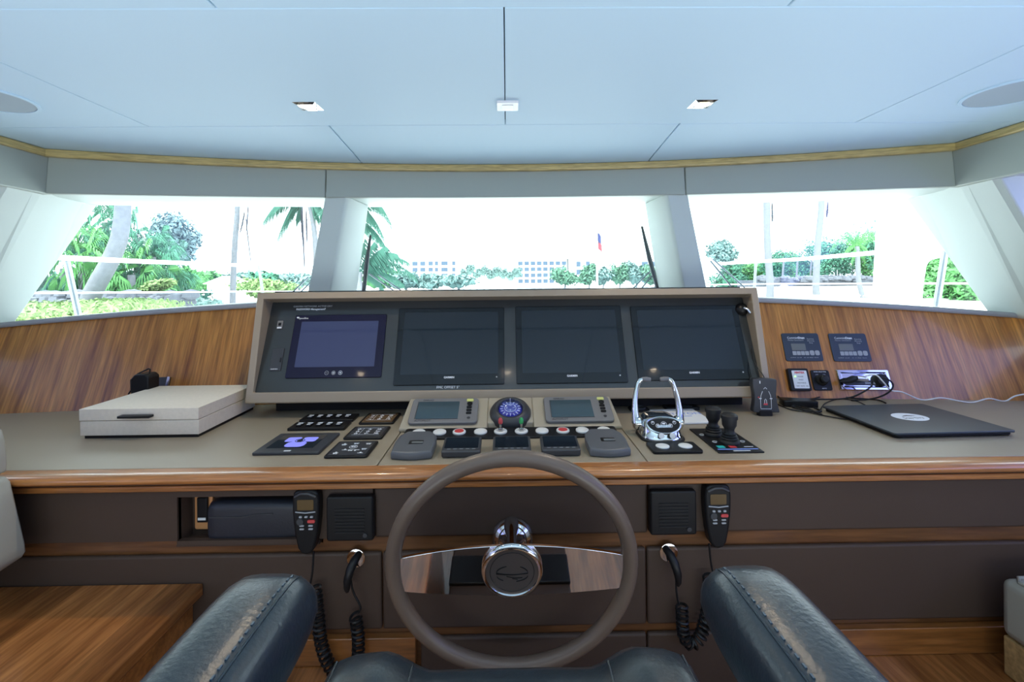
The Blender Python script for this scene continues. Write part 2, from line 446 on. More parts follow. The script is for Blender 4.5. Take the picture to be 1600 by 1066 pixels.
# side walls: solid below, long tinted window, soffit above
for s, nm in ((-1, 'left'), (1, 'right')):
    w = MB()
    x0, x1 = (2.30, 2.38)
    def bx(a, b, *r): w.box(min(s * a, s * b), max(s * a, s * b), *r)
    bx(x0, x1, -3.0, 2.0, 0, EYE - 0.22)
    bx(1.86, x1, -3.0, 1.66, EYE + 0.372, EYE + 0.40)
    bx(x0 - 0.02, x1, -3.0, -2.0, EYE - 0.22, EYE + 0.38)
    struct(w.obj('wall_' + nm, mat('side wall ' + nm, (0.42, 0.40, 0.42), 0.6)))
    w = MB()
    for y0, y1 in ((-2.0, -0.15), (-0.05, 1.62)):
        w.box(min(s * 2.31, s * 2.32), max(s * 2.31, s * 2.32), y0, y1, EYE - 0.22, EYE + 0.372)
    struct(w.obj('window_%d' % (4 if s < 0 else 5), tinted_port if s < 0 else tinted))
struct(MB().box(-2.38, 2.38, -3.06, -3.0, 0, ZC + 0.02).obj('wall_back', mat('aft bulkhead', (0.35, 0.22, 0.12), 0.5)))

# ------------------------------------------------------------------ ceiling fittings
def downlight(x, y, label, power=10.0):
    t = thing('ceiling_spotlight', label, 'ceiling light', (x, y, ZC), group='halogen spots in the ceiling')
    m = MB(); o, i = 0.0345, 0.024
    for a in range(4):
        m.M = Matrix.Rotation(a * PI / 2, 4, 'Z')
        m.add([(-o, -o, 0), (o, -o, 0), (i, -i, -0.004), (-i, -i, -0.004), (-i, -i, 0.0), (i, -i, 0.0)], [(0, 1, 2, 3), (3, 2, 5, 4)])
    m.M = Matrix.Identity(4)
    m.obj('bezel', chrome, t)
    MB().lathe([(0.021, -0.001), (0.021, -0.0025), (0.0, -0.0035)], 20).obj('lamp_glass', lamp_glow, t)
    d = bpy.data.lights.new('spot_beam', 'SPOT'); d.energy = power; d.color = (1.0, 0.80, 0.56); d.spot_size = R(125); d.spot_blend = 0.7; d.shadow_soft_size = 0.02
    lo = bpy.data.objects.new('spot_beam', d); COL.objects.link(lo); lo.parent = t; lo.location = (0, 0, -0.012)
    return t
d0 = downlight(-0.604, 1.404, 'chrome square halogen spot in the ceiling, left of the centre seam')
downlight(0.612, 1.404, 'chrome square halogen spot in the ceiling, right of the centre seam')
downlight(-1.06, 0.42, 'square halogen spot mirrored in the blue lit touch display', 3.0)
downlight(0.0, 0.42, 'square halogen spot mirrored between the two middle chart displays', 3.0)
downlight(1.06, 0.42, 'square halogen spot mirrored in the right chart display', 3.0)
t = thing('ceiling_sensor', 'small white square sensor on the ceiling centre seam', 'sensor', (CX, 1.398, ZC))
MB().prism(rrect(0.066, 0.066, 0.004), 'xy', -0.008, 0).obj('plate', gel, t, bevel=0.001)
MB().prism(rrect(0.034, 0.034, 0.003), 'xy', -0.0095, -0.008).obj('lens', mat('frosted lens', (0.6, 0.65, 0.68), 0.2), t)
spk_m = mat('speaker grille', (0.40, 0.50, 0.56), 0.7, bump=(900, 0.8, 0.001))
for s, lb in ((-1, 'round grey ceiling speaker at the left edge'), (1, 'round grey ceiling speaker at the right edge')):
    t = thing('ceiling_speaker', lb, 'speaker', (s * 1.50, 1.325, ZC), group='round speakers in the ceiling')
    MB().lathe([(0.118, 0), (0.118, -0.004), (0.109, -0.005), (0.109, -0.0015)], 48).obj('rim', headliner, t)
    MB().lathe([(0.108, -0.001), (0.108, -0.0035), (0, -0.004)], 48).obj('grille', spk_m, t)

# ------------------------------------------------------------------ console
con = thing('helm_console', 'wide taupe leather helm console with wooden front edge', 'console', (0, 1.6, 0))
def L(o): return o
def cmb():
    m = MB(); m.M = Matrix.Translation((0, -1.6, 0)); return m
YF = 1.262
# leather worktop in three sections with fine seams
w = cmb()
def back(x0, x1, n=12): return [(x1 + (x0 - x1) * i / n, Yb(x1 + (x0 - x1) * i / n) - 0.002) for i in range(n + 1)]
w.prism([(-2.28, YF), (-0.3645, YF)] + back(-2.28, -0.3645), 'xy', ZD - 0.02, ZD)
w.prism([(-0.3615, YF), (0.3845, YF)] + back(-0.3615, 0.3845), 'xy', ZD - 0.02, ZD)
w.prism([(0.3875, YF), (2.28, YF)] + back(0.3875, 2.28), 'xy', ZD - 0.02, ZD)
w.obj('worktop', leather, con, bevel=0.0018)
w = cmb(); w.box(-2.2, 2.2, YF, 1.77, ZD - 0.03, ZD - 0.0205); w.obj('worktop_base', seam_m, con)
# wooden nosing with rounded lip
prof = [(YF, ZD - 0.001), (YF - 0.03, ZD + 0.001), (YF - 0.05, ZD - 0.001), (YF - 0.060, ZD - 0.008), (YF - 0.060, ZD - 0.016), (YF - 0.052, ZD - 0.023), (YF, ZD - 0.024)]
w = cmb(); w.loft([[(x, y, z) for y, z in prof] for x in (-2.2, 2.2)]); w.obj('edge_nosing', teak_trim, con, smooth=60)
w = cmb(); w.box(-2.2, 2.2, YF - 0.012, YF + 0.03, ZD - 0.042, ZD - 0.0245); w.obj('shadow_band', leather_shaded, con)
w = cmb(); w.box(-2.2, 2.2, YF - 0.018, YF + 0.03, ZD - 0.058, ZD - 0.042); w.obj('wood_band', teak_trim, con, bevel=0.003)
# body
YP = 1.285
w = cmb()
nx0, nx1, nz0, nz1 = -0.918, -0.535, EYE - 0.722, EYE - 0.588
w.box(-2.1, nx0 - 0.012, YP, 1.76, 0, ZD - 0.03)
w.box(nx1 + 0.012, 2.1, YP, 1.76, 0, ZD - 0.03)
w.box(nx0 - 0.012, nx1 + 0.012, YP, 1.76, 0, nz0 - 0.006)
w.box(nx0 - 0.012, nx1 + 0.012, YP, 1.76, nz1 + 0.004, ZD - 0.03)
w.box(nx0 - 0.012, nx1 + 0.012, YP + 0.055, 1.76, nz0 - 0.006, nz1 + 0.004)
w.obj('carcass', strip_wood, con)
# padded leather panels
def pad(name, x0, x1, z0, z1, hole=None):
    m = cmb()
    if hole:
        hx0, hx1, hz0, hz1 = hole
        m.box(x0, hx0, YP - 0.016, YP, z0, z1); m.box(hx1, x1, YP - 0.016, YP, z0, z1)
        m.box(hx0, hx1, YP - 0.016, YP, z0, hz0); m.box(hx0, hx1, YP - 0.016, YP, hz1, z1)
        bm = bmesh.new()
        o = m.obj(name, leather_shaded, con, smooth=0)
        bm.from_mesh(o.data); bmesh.ops.remove_doubles(bm, verts=bm.verts, dist=1e-4)
        # drop inner faces between the four blocks
        bm.to_mesh(o.data); bm.free()
        return o
    m.box(x0, x1, YP - 0.016, YP, z0, z1)
    return m.obj(name, leather_shaded, con, bevel=0.007, seg=4)
zt, zm1, zm2, zl = ZD - 0.066, EYE - 0.709, EYE - 0.751, EYE - 0.965
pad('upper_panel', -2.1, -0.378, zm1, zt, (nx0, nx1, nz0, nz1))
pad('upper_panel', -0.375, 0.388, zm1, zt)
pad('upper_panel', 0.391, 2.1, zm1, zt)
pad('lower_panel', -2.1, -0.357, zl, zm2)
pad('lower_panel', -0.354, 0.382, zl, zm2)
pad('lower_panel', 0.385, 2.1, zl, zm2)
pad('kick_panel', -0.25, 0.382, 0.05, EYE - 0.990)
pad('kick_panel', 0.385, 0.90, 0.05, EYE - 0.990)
# niche lining
w = cmb()
w.box(nx0 - 0.006, nx0, YP - 0.01, YP + 0.055, nz0, nz1); w.box(nx1, nx1 + 0.006, YP - 0.01, YP + 0.055, nz0, nz1)
w.box(nx0 - 0.006, nx1 + 0.006, YP - 0.012, YP + 0.055, nz0 - 0.005, nz0); w.box(nx0 - 0.006, nx1 + 0.006, YP - 0.01, YP + 0.055, nz1, nz1 + 0.004)
w.box(nx0 - 0.006, nx1 + 0.006, YP + 0.047, YP + 0.055, nz0, nz1)
w.obj('niche_lining', leather_shaded, con)
# risers and steps either side of the footwell
def panel_frame(name, x0, x1, label):
    t = thing(name, label, 'step', ((x0 + x1) / 2, 1.0, 0))
    m = MB(); m.M = Matrix.Translation((-(x0 + x1) / 2, -1.0, 0))
    m.box(x0, x1, 0.45, YP - 0.006, ZS - 0.028, ZS); m.obj('tread', cherry, t, bevel=0.004)
    m = MB(); m.M = Matrix.Translation((-(x0 + x1) / 2, -1.0, 0))
    m.box(x0 + 0.02, x1 - 0.02, 0.5, YP - 0.01, 0, ZS - 0.028); m.obj('base', cherry_x, t)
    m = MB(); m.M = Matrix.Translation((-(x0 + x1) / 2, -1.0, 0))
    z0, z1, xa, xb = ZS + 0.001, ZS + 0.075, x0 - 0.045 if x0 > 0 else x0, x1 if x0 > 0 else x1
    m.prism([(xa, z0), (xb, z0), (xb, z1), (xa, z1)], 'xz', YP - 0.024, YP - 0.001)
    m.obj('riser', cherry_x, t, bevel=0.002)
    return t
panel_frame('footrest_step', -0.842, -0.263, 'wooden step left of the footwell behind the coiled cords')
panel_frame('footrest_step', 0.959, 2.1, 'wooden step right of the footwell beside the cream leather arm')

# bench top at the left
t = thing('side_bench', 'low wooden bench top with dark edge at the lower left', 'bench', (-1.4, 0.8, 0))
ZBn = EYE - 0.824
def tm(t_):
    m = MB(); m.M = Matrix.Translation(-t_.location); return m
m = tm(t); m.box(-2.1, -0.846, 0.0, YP - 0.018, ZBn - 0.034, ZBn); m.obj('bench_top', cherry, t, bevel=0.004)
m = tm(t); m.box(-2.1, -0.875, 0.03, YP - 0.02, 0, ZBn - 0.034); m.obj('bench_front', cherry_x, t)
# settee back at the far left
t = thing('settee_backrest', 'grey beige leather settee backrest at the left edge', 'settee', (-1.6, 1.15, ZBn))
m = tm(t)
SX = lambda px, py: (at_y(px, py, 1.192).x, at_y(px, py, 1.192).z)
m.prism([(-2.05, SX(-10, 662)[1]), SX(-6, 664), SX(3, 672), SX(8, 690), SX(11, 722), SX(10, 738), (-2.05, SX(0, 742)[1])], 'xz', 1.12, 1.195); m.obj('head_cushion', settee_l, t, bevel=0.006, seg=3, smooth=70)
m = tm(t)
m.prism([(-2.05, SX(0, 744)[1]), SX(8, 744), SX(16, 752), SX(39, 850), SX(40, 862), SX(35, 870), SX(2, 892), SX(-60, 915), (-2.05, EYE - 0.80)], 'xz', 1.115, 1.195); m.obj('back_cushion', settee_l, t, bevel=0.006, seg=3, smooth=70)
m = tm(t); m.box(-2.05, -1.42, 1.13, 1.18, ZBn, EYE - 0.76); m.obj('plinth', cherry_x, t)
# bench arm lower right
t = thing('bench_arm', 'stone leather topped wooden bench arm at the lower right corner', 'bench', (1.55, 1.0, ZS))
m = tm(t); m.box(1.315, 2.0, 0.45, 1.20, ZS, EYE - 0.955); m.obj('wood_body', wood('blond oak', (0.34, 0.20, 0.08), (0.42, 0.26, 0.11), (0.50, 0.32, 0.14), (0.3, 3, 3), 0.4, 0.2), t, bevel=0.004)
m = tm(t); m.box(1.31, 2.0, 0.44, 1.205, EYE - 0.955, EYE - 0.80); m.obj('cushion', settee_l, t, bevel=0.022, seg=4)
m = tm(t); m.tube([(1.33, 0.46, EYE - 0.798), (1.328, 1.17, EYE - 0.798), (1.345, 1.188, EYE - 0.798), (2.0, 1.19, EYE - 0.798)], 0.005, 8); m.obj('piping', settee_l, t)

# things in the niche
t = thing('rocker_switch_plate', 'copper reflecting chrome switch plate in the console niche', 'switch', (at_y(319, 795, YP + 0.04).x, YP + 0.044, at_y(319, 795, YP + 0.04).z))
m = MB(); m.prism(rrect(0.052, 0.118, 0.006), 'xz', -0.006, 0.002); m.obj('plate', mat('chrome with orange reflection', (0.75, 0.36, 0.15), 0.3, metal=0.35), t, bevel=0.0015)  # orange reflection on the chrome painted into the base colour
m = MB(); m.prism(rrect(0.030, 0.072, 0.003), 'xz', -0.014, -0.006); m.obj('rocker', black, t, bevel=0.003)
m = MB(); m.box(-0.011, 0.011, -0.0155, -0.0138, -0.028, -0.021); m.obj('marking', white_print, t)
t = thing('storage_case', 'long dark navy padded case lying in the console niche', 'case', (-0.708, YP + 0.018, nz0 + 0.001))
m = MB()
rings = []
for x, sc in ((-0.135, 0.8), (-0.13, 0.95), (-0.11, 1.0), (0.02, 1.0), (0.10, 0.96), (0.147, 0.9), (0.152, 0.7)):
    rings.append([(x, p[0] * sc, 0.056 + p[1] * sc) for p in rrect(0.052, 0.112, 0.020, 6)])
m.loft(rings); m.obj('body', mat('navy case fabric', (0.016, 0.018, 0.026), 0.45, bump=(200, 0.3, 0.001)), t, smooth=60)
m = MB(); m.tube([(-0.128, -0.0255, 0.072), (-0.04, -0.0268, 0.072), (0.0, -0.0265, 0.078), (0.05, -0.0262, 0.08)], 0.0022, 6); m.obj('piping', dark_grey, t)

# ------------------------------------------------------------------ monitor housing
KH = 1.0625
th = math.atan2(0.09, 0.387)
hs = thing('monitor_housing', 'wide beige framed housing with black panel above the dash', 'monitor housing', (CX, 1.60 * KH, EYE - 0.418 * KH), (-th, 0, 0))
HM = root_matrix(hs)
W2, HH = 0.928 * KH, 0.397 * KH
m = MB()
io = [(-W2, 0), (W2, 0), (W2, HH), (-W2, HH)]; ii = [(-W2 + 0.026, 0.040), (W2 - 0.026, 0.040), (W2 - 0.026, HH - 0.026), (-W2 + 0.026, HH - 0.026)]
def r4(p, y): return [(a, y, b) for a, b in p]
v = r4(io, 0.0) + r4(ii, 0.0) + r4(io, 0.13) + r4(ii, 0.13)
f = []
for i in range(4):
    j = (i + 1) % 4
    f += [(i, j, 4 + j, 4 + i), (8 + i, 12 + i, 12 + j, 8 + j), (i, 8 + i, 8 + j, j), (4 + i, 4 + j, 12 + j, 12 + i)]
m.add(v, f); m.obj('frame', beige_frame, hs, bevel=0.004, seg=3)
m = MB(); m.box(-W2 + 0.01, W2 - 0.01, 0.115, 0.16, 0.01, HH - 0.01); m.obj('back_shell', black, hs)
# the stand below sits back in shadow
m = MB(); m.M = HM.inverted(); m.box(-0.92, 0.94, 1.815, 1.885, ZD + 0.001, EYE - 0.43); m.obj('stand', black_soft, hs)
# panel plane, leaning further back than the frame
pa = math.atan2(0.142, 0.345)
PM = Matrix.Translation((CX, 1.622 * KH, EYE - 0.385 * KH)) @ Matrix.Rotation(-pa, 4, 'X')
PI_ = HM.inverted() @ PM
m = MB(); m.M = PI_; m.box(-W2 + 0.026, W2 - 0.026, 0.0, 0.012, 0.0, 0.385 * KH); m.obj('instrument_panel', panel_glass, hs)
Mtxt = PI_ @ Matrix.Translation((0, -0.0008, 0)) @ FRONT
def ptxt(s, px, py, size, **k):
    x, z = at_plane(px, py, PM)
    text_mesh(s, size, k.pop('mat', grey_print), 'lettering', hs, PI_ @ Matrix.Translation((x, -0.0006, z)) @ FRONT, **k)
ptxt('GARMIN NETWORK ACTIVE DRY', 489, 479, 0.0105)
ptxt('PASSWORD Management7', 486, 483.5, 0.0105, bold=0.0003, mat=white_print)
ptxt('FMC OFFSET 5°', 700, 605.5, 0.013, mat=white_print)
# flush sockets on the panel
def ppos(px, py):
    x, z = at_plane(px, py, PM); return PM @ Vector((x, 0, z))
prot = (-pa, 0, 0)
def on_panel(name, label, cat, px, py, group=None):
    p = ppos(px, py); return thing(name, label, cat, p, prot, group)
t = on_panel('toggle_socket', 'small grey rocker socket at the upper left of the black panel', 'socket', 438, 508)
m = MB(); m.prism(rrect(0.022, 0.034, 0.003), 'xz', -0.004, 0); m.obj('plate', instr_grey, t, bevel=0.001)
m = MB(); m.box(-0.005, 0.005, -0.006, -0.004, -0.004, 0.008); m.obj('button', black, t)
m = MB(); m.box(-0.008, 0.008, -0.005, -0.004, -0.015, -0.010); m.obj('marking', white_print, t)
t = on_panel('card_reader', 'black card reader door at the lower left of the black panel', 'card reader', 433, 562)
m = MB(); m.prism(rrect(0.044, 0.088, 0.003), 'xz', -0.004, 0); m.obj('door', dark_grey, t, bevel=0.001)
m = MB(); m.box(0.013, 0.019, -0.0055, -0.004, -0.012, 0.006); m.obj('latch', black, t)
text_mesh('GARMIN', 0.007, white_print, 'lettering', t, Matrix.Translation((-0.003, -0.0045, -0.038)) @ FRONT)

def display(name, label, corners, bez, scr, inner, group=None, brand='GARMIN', raise_=0.006):
    pts = [at_plane(a, b, PM) for a, b in corners]      # bl, br, tr, tl
    x0 = (pts[0][0] + pts[3][0]) / 2; x1 = (pts[1][0] + pts[2][0]) / 2
    z0 = (pts[0][1] + pts[1][1]) / 2; z1 = (pts[2][1] + pts[3][1]) / 2
    c = PM @ Vector(((x0 + x1) / 2, 0, z0)); w_, h_ = x1 - x0, z1 - z0
    t = thing(name, label, 'display', c, prot, group)
    m = MB(); m.prism(rrect(w_, h_, 0.006, cy=h_ / 2), 'xz', -raise_, 0); m.obj('bezel', bez, t, bevel=0.002)
    l, r_, b, u = inner
    m = MB(); m.prism(rrect(w_ - l - r_, h_ - b - u, 0.001, 1, (l - r_) / 2, h_ / 2 + (b - u) / 2), 'xz', -raise_ - 0.0008, -raise_); m.obj('screen', scr, t)
    return t, w_, h_
dsp = []
for lb, cn in (('dark chart display left of the centre, second screen from the left', ((617, 602), (789, 602), (787, 482), (622, 482))),
               ('dark chart display just right of the centre, third screen from the left', ((806, 601), (978, 598), (972, 478), (806, 480))),
               ('dark chart display at the right end behind the throttle levers', ((994, 597), (1172, 592), (1152, 478), (987, 479)))):
    t, w_, h_ = display('chart_display', lb, cn, bezel_m, screen_off, (0.024, 0.024, 0.040, 0.018), 'three matching chart displays')
    text_mesh('GARMIN', 0.0105, white_print, 'lettering', t, Matrix.Translation((0, -0.0065, 0.028)) @ FRONT, bold=0.0003)
    m = MB(); m.M = Matrix.Translation((w_ / 2 - 0.03, -0.0062, 0.028)); m.lathe([(0.003, 0), (0.003, -0.0006), (0, -0.0006)], 10, axis='y'); m.obj('power_mark', grey_print, t)
t, w_, h_ = display('control_display', 'navy framed blue lit touch display at the left end of the panel', ((451, 592), (598, 590), (603, 492), (458, 493)), bezel_blue, screen_blue, (0.030, 0.030, 0.042, 0.028), None, None)
text_mesh('Speedline', 0.010, white_print, 'lettering', t, Matrix.Translation((-w_ / 2 + 0.034, -0.0065, h_ - 0.014)) @ FRONT)
m = MB(); m.prism([(-w_ / 2 + 0.007, h_ - 0.008), (-w_ / 2 + 0.016, h_ - 0.008), (-w_ / 2 + 0.013, h_ - 0.015), (-w_ / 2 + 0.007, h_ - 0.012)], 'xz', -0.0068, -0.006); m.obj('emblem', white_print, t)
for k, dx in enumerate((-0.026, 0.0, 0.026)):
    m = MB(); m.M = Matrix.Translation((dx, -0.0062, 0.019))
    m.tube([(0.0072 * math.cos(a * PI / 10), 0, 0.0072 * math.sin(a * PI / 10)) for a in range(20)], 0.0007, 5, closed=True)
    if k == 0: m.box(-0.004, 0.004, -0.0004, 0.0004, -0.0006, 0.0006)
    if k == 1: m.lathe([(0.005, 0.0003), (0.005, -0.0004), (0, -0.0004)], 12, axis='y')
    if k == 2: m.box(-0.001, 0.001, -0.0004, 0.0004, -0.004, 0.004); m.box(-0.004, 0.004, -0.0004, 0.0004, -0.001, 0.001)
    m.obj('touch_button', grey_print if k != 2 else white_print, t)
# suction camera at the top right of the panel, cable running down
p = ppos(1158, 484)
t = thing('suction_mount', 'glossy black round suction mount at the top right of the panel', 'mount', p, prot)
m = MB(); m.lathe([(0.026, 0), (0.026, -0.006), (0.022, -0.016), (0.012, -0.024), (0.0, -0.026)], 28, axis='y'); m.obj('cup', black, t)
m = MB(); m.tube([(0.002, -0.024, 0.0), (0.010, -0.034, -0.012), (0.016, -0.034, -0.026)], 0.006, 10); m.obj('arm', chrome_soft, t)
q = ppos(1166, 500); m = MB()
cb = [at_y(1167, 502, 1.83), at_y(1174, 545, 1.78), at_y(1176, 562, 1.74), at_y(1183, 573, 1.71), at_y(1192, 586, 1.685), at_y(1199, 600, 1.70), at_y(1204, 622, 1.70)]
m.tube([tuple(v_) for v_ in cb], 0.0016, 6)
tag(m.obj('camera_cable', black), 'thin black cable running down the right side of the monitor frame', 'cable')

# ------------------------------------------------------------------ devices on the dash
def on_dash(px0, px1, pyb, pyt):
    a = at_z(px0, pyb, ZD); b = at_z(px1, pyb, ZD); c = at_z((px0 + px1) / 2, pyt, ZD)
    return (a.x + b.x) / 2, (a.y + b.y) / 2, b.x - a.x, c.y - (a.y + b.y) / 2
def icon_set(m, x, y, s, z, seed):
    rr = random.Random(seed)
    m.box(x - s, x + s, y - s * 0.18, y + s * 0.18, z, z + 0.0004)
    if rr.random() < 0.7: m.box(x - s * 0.3, x + s * 0.3, y + s * 0.3, y + s, z, z + 0.0004)
    if rr.random() < 0.7: m.box(x - s * 0.7, x - s * 0.1, y - s, y - s * 0.4, z, z + 0.0004)
    if rr.random() < 0.7: m.box(x + s * 0.1, x + s * 0.8, y - s, y - s * 0.5, z, z + 0.0004)
def dash_panel(name, label, cat, xc, y0, w_, d_, h_=0.008, m_=black, rad=0.006, group=None, tilt=0):
    t = thing(name, label, cat, (xc, y0, ZD), (tilt, 0, 0), group)
    m = MB(); m.prism(rrect(w_, d_, rad, cy=d_ / 2), 'xy', 0.0, h_); m.obj('plate', m_, t, bevel=0.002)
    return t
# rocker switch banks
for lb, x, y in (('black bank of five white rocker switches, the farther of two rows', -0.660, 1.655),
                 ('black bank of five white rocker switches, the nearer of two rows', -0.658, 1.562)):
    t = dash_panel('switch_bank', lb, 'switch panel', x, y, 0.195, 0.076, 0.010, black, 0.003, 'two banks of rocker switches')
    for k in range(5):
        sx = -0.068 + k * 0.034
        m = MB(); m.M = Matrix.Translation((sx, 0.034, 0.010)); m.prism(rrect(0.019, 0.032, 0.003), 'xy', 0, 0.005); s_ = m.obj('rocker', black, t, bevel=0.001)
        m = MB(); m.M = Matrix.Translation((sx, 0.040, 0.0151)); m.prism(rrect(0.018, 0.010, 0.004), 'xy', 0, 0.0006); m.box(-0.006, 0.006, -0.019, -0.013, 0, 0.0006); m.obj('marking', white_print, s_)
        text_mesh('ON', 0.006, grey_print, 'lettering', t, Matrix.Translation((sx, 0.064, 0.0101)))
# touch panel
t = dash_panel('touch_panel', 'black touch panel showing a blue round graphic at the front left', 'touch panel', -0.655, 1.343, 0.196, 0.172, 0.009, dark_grey, 0.004)
m = MB(); m.box(-0.075, 0.065, 0.035, 0.150, 0.009, 0.0095); sc_ = m.obj('screen', screen_off, t)
m = MB()
for sx in (-1, 1): m.prism(rrect(0.044, 0.040, 0.008, cx=sx * 0.026 - 0.0, cy=0.108), 'xy', 0.0096, 0.010)
m.prism(rrect(0.06, 0.045, 0.016, cx=0, cy=0.065), 'xy', 0.0096, 0.010); m.obj('graphic', bluegraph, sc_)
m = MB(); m.M = Matrix.Translation((0, 0.096, 0.0102)); m.tube([(0.014 * math.cos(a * PI / 10), 0.014 * math.sin(a * PI / 10), 0) for a in range(20)], 0.0012, 5, closed=True); m.lathe([(0.009, 0), (0.009, 0.0005), (0, 0.0005)], 16); m.obj('graphic_ring', screen_off, sc_)
m = MB(); m.box(-0.010, 0.010, 0.008, 0.016, 0.009, 0.0096); m.obj('marking', white_print, t)
# keypads
def keypad(label, x, y, d_, face, kind):
    t = dash_panel('keypad', label, 'keypad', x, y, 0.125, d_, 0.007, black, 0.008, 'three keypads left of the wheel')
    m = MB(); m.prism(rrect(0.108, d_ - 0.016, 0.004, cy=d_ / 2), 'xy', 0.007, 0.0076); m.obj('face', face, t)
    m = MB(); z = 0.0077
    if kind < 2:
        for ly in (0.25, 0.8): m.box(-0.045, 0.045, d_ * ly, d_ * ly + 0.001, z, z + 0.0004)
        for lx in (-0.022, 0.026): m.box(lx, lx + 0.001, d_ * 0.25, d_ * 0.8, z, z + 0.0004)
        for k in range(3):
            for j in range(3): icon_set(m, -0.034 + k * 0.034, d_ * (0.36 + 0.17 * j), 0.007, z, k * 7 + j + kind * 31)
    else:
        for (ix, iy) in ((-0.035, .75), (0.0, .82), (0.038, .80), (-0.036, .2), (0.0, .62), (-0.018, .38), (0.0, .38), (0.018, .38), (0.038, .45), (0.036, .18)):
            icon_set(m, ix, d_ * iy, 0.008, z, int(ix * 1000) + 77)
        m.tube([(0.012 * math.cos(a * PI / 8), d_ * 0.58 + 0.012 * math.sin(a * PI / 8), z) for a in range(16)], 0.0007, 5, closed=True)
    m.obj('markings', white_print, t)
keypad('small keypad with a brown shiny face, farthest of three', -0.4700, 1.620, 0.125, bronze_print, 0)
keypad('small keypad with white grid print, middle one of three', -0.4690, 1.465, 0.120, dark_grey, 1)
keypad('small keypad with round symbols, nearest to the wooden edge', -0.4695, 1.311, 0.127, dark_grey, 2)
# button strip behind the small displays
BT = R(5)
t = thing('button_strip', 'long black strip of round white and red push buttons', 'button panel', (CX, 1.455, ZD), (BT, 0, 0))
m = MB(); m.prism(rrect(0.70, 0.078, 0.01, cy=0.039), 'xy', -0.0, 0.007); m.obj('plate', black, t, bevel=0.002)
bpx = [(652, 681, 'w'), (685, 681, 'w'), (716, 681, 'r'), (750, 681, 'w'), (782, 680, 'j'), (815, 679, 'g'), (848, 679, 'w'), (881, 678, 'r'), (912, 678, 'w'), (945, 675, 'w')]
for px, py, k in bpx:
    p = at_z(px, py, ZD + 0.01); x = p.x - CX; y = 0.040
    m = MB(); m.M = Matrix.Translation((x, y, 0.007))
    if k in 'wr':
        m.lathe([(0.0215, 0), (0.0215, 0.004), (0.019, 0.006), (0.0155, 0.006), (0.0155, 0.004)], 28); o = m.obj('button_ring', white_btn, t)
        m = MB(); m.M = Matrix.Translation((x, y, 0.007)); m.lathe([(0.0152, 0.002), (0.0152, 0.0062), (0.012, 0.0072), (0, 0.0075)], 24)
        m.obj('button_cap', white_btn if k == 'w' else red_btn, o)
    else:
        m.lathe([(0.0215, 0), (0.0215, 0.004), (0.018, 0.006), (0.013, 0.006), (0.012, 0.003), (0, 0.003)], 28); o = m.obj('switch_ring', white_btn, t)
        m = MB(); m.M = Matrix.Translation((x, y, 0.007)); m.lathe([(0.008, 0.002), (0.007, 0.012), (0.004, 0.014), (0.0035, 0.03), (0, 0.031)], 16); m.obj('lever', chrome, o)
        m = MB(); m.M = Matrix.Translation((x, y, 0.007)); m.lathe([(0.0035, 0.026), (0.007, 0.030), (0.007, 0.042), (0.004, 0.047), (0, 0.048)], 16)
        m.obj('knob', red_btn if k == 'j' else green_btn, o)
# sun covers
TC = R(7)
def sun_cover(label, x):
    t = thing('instrument_cover', label, 'cover', (x, 1.300, ZD + 0.001), (TC, 0, 0), 'two graphite sun covers')
    m = MB(); w_, d_ = 0.118, 0.132
    def sh(s_, z): return [(px * s_, (py - d_ / 2) * s_ + d_ / 2, z) for px, py in outline]
    outline = []
    n = 8
    for i in range(n + 1): outline.append((-w_ / 2 + w_ * i / n, -0.010 * math.sin(PI * i / n)))
    outline += [(w_ / 2 + 0.003, d_ * 0.5), (w_ / 2 - 0.002, d_ - 0.03), (w_ / 2 - 0.022, d_), (-w_ / 2 + 0.022, d_), (-w_ / 2 + 0.002, d_ - 0.03), (-w_ / 2 - 0.003, d_ * 0.5)]
    m.loft([sh(1, 0), sh(1, 0.016), sh(0.95, 0.023)]); m.obj('shell', grey_cover, t, bevel=0.003)
    m = MB(); m.prism(rrect(0.042, 0.022, 0.002, cx=0.004, cy=d_ * 0.42), 'xy', 0.0225, 0.0236); m.obj('finger_recess', black, t)
    m = MB(); m.prism(rrect(0.034, 0.010, 0.002, cx=0.008, cy=d_ * 0.40), 'xy', 0.0236, 0.0244); m.obj('latch', lcd_grey, t)
sun_cover('graphite cover with a finger slot left of the small displays', -0.277)
sun_cover('graphite cover with a finger slot right of the small displays', 0.292)
for lb, x in (('small black display left of the wheel top', -0.137), ('small black display behind the wheel top', 0.010), ('small black display right of the wheel top', 0.152)):
    t = thing('compact_display', lb, 'display', (x, 1.303, ZD + 0.001), (TC, 0, 0), 'three small black displays')
    m = MB(); m.prism(rrect(0.112, 0.092, 0.007, cy=0.046), 'xy', 0, 0.020); m.obj('case', dark_grey, t, bevel=0.004, seg=3)
    m = MB(); m.prism(rrect(0.098, 0.066, 0.003, cy=0.052), 'xy', 0.020, 0.0206); m.obj('screen', screen_off, t)
    m = MB()
    for k in range(5): m.box(-0.040 + k * 0.018, -0.030 + k * 0.018, 0.0125, 0.0145, 0.0198, 0.0206)
    m.obj('key_marks', grey_print, t)
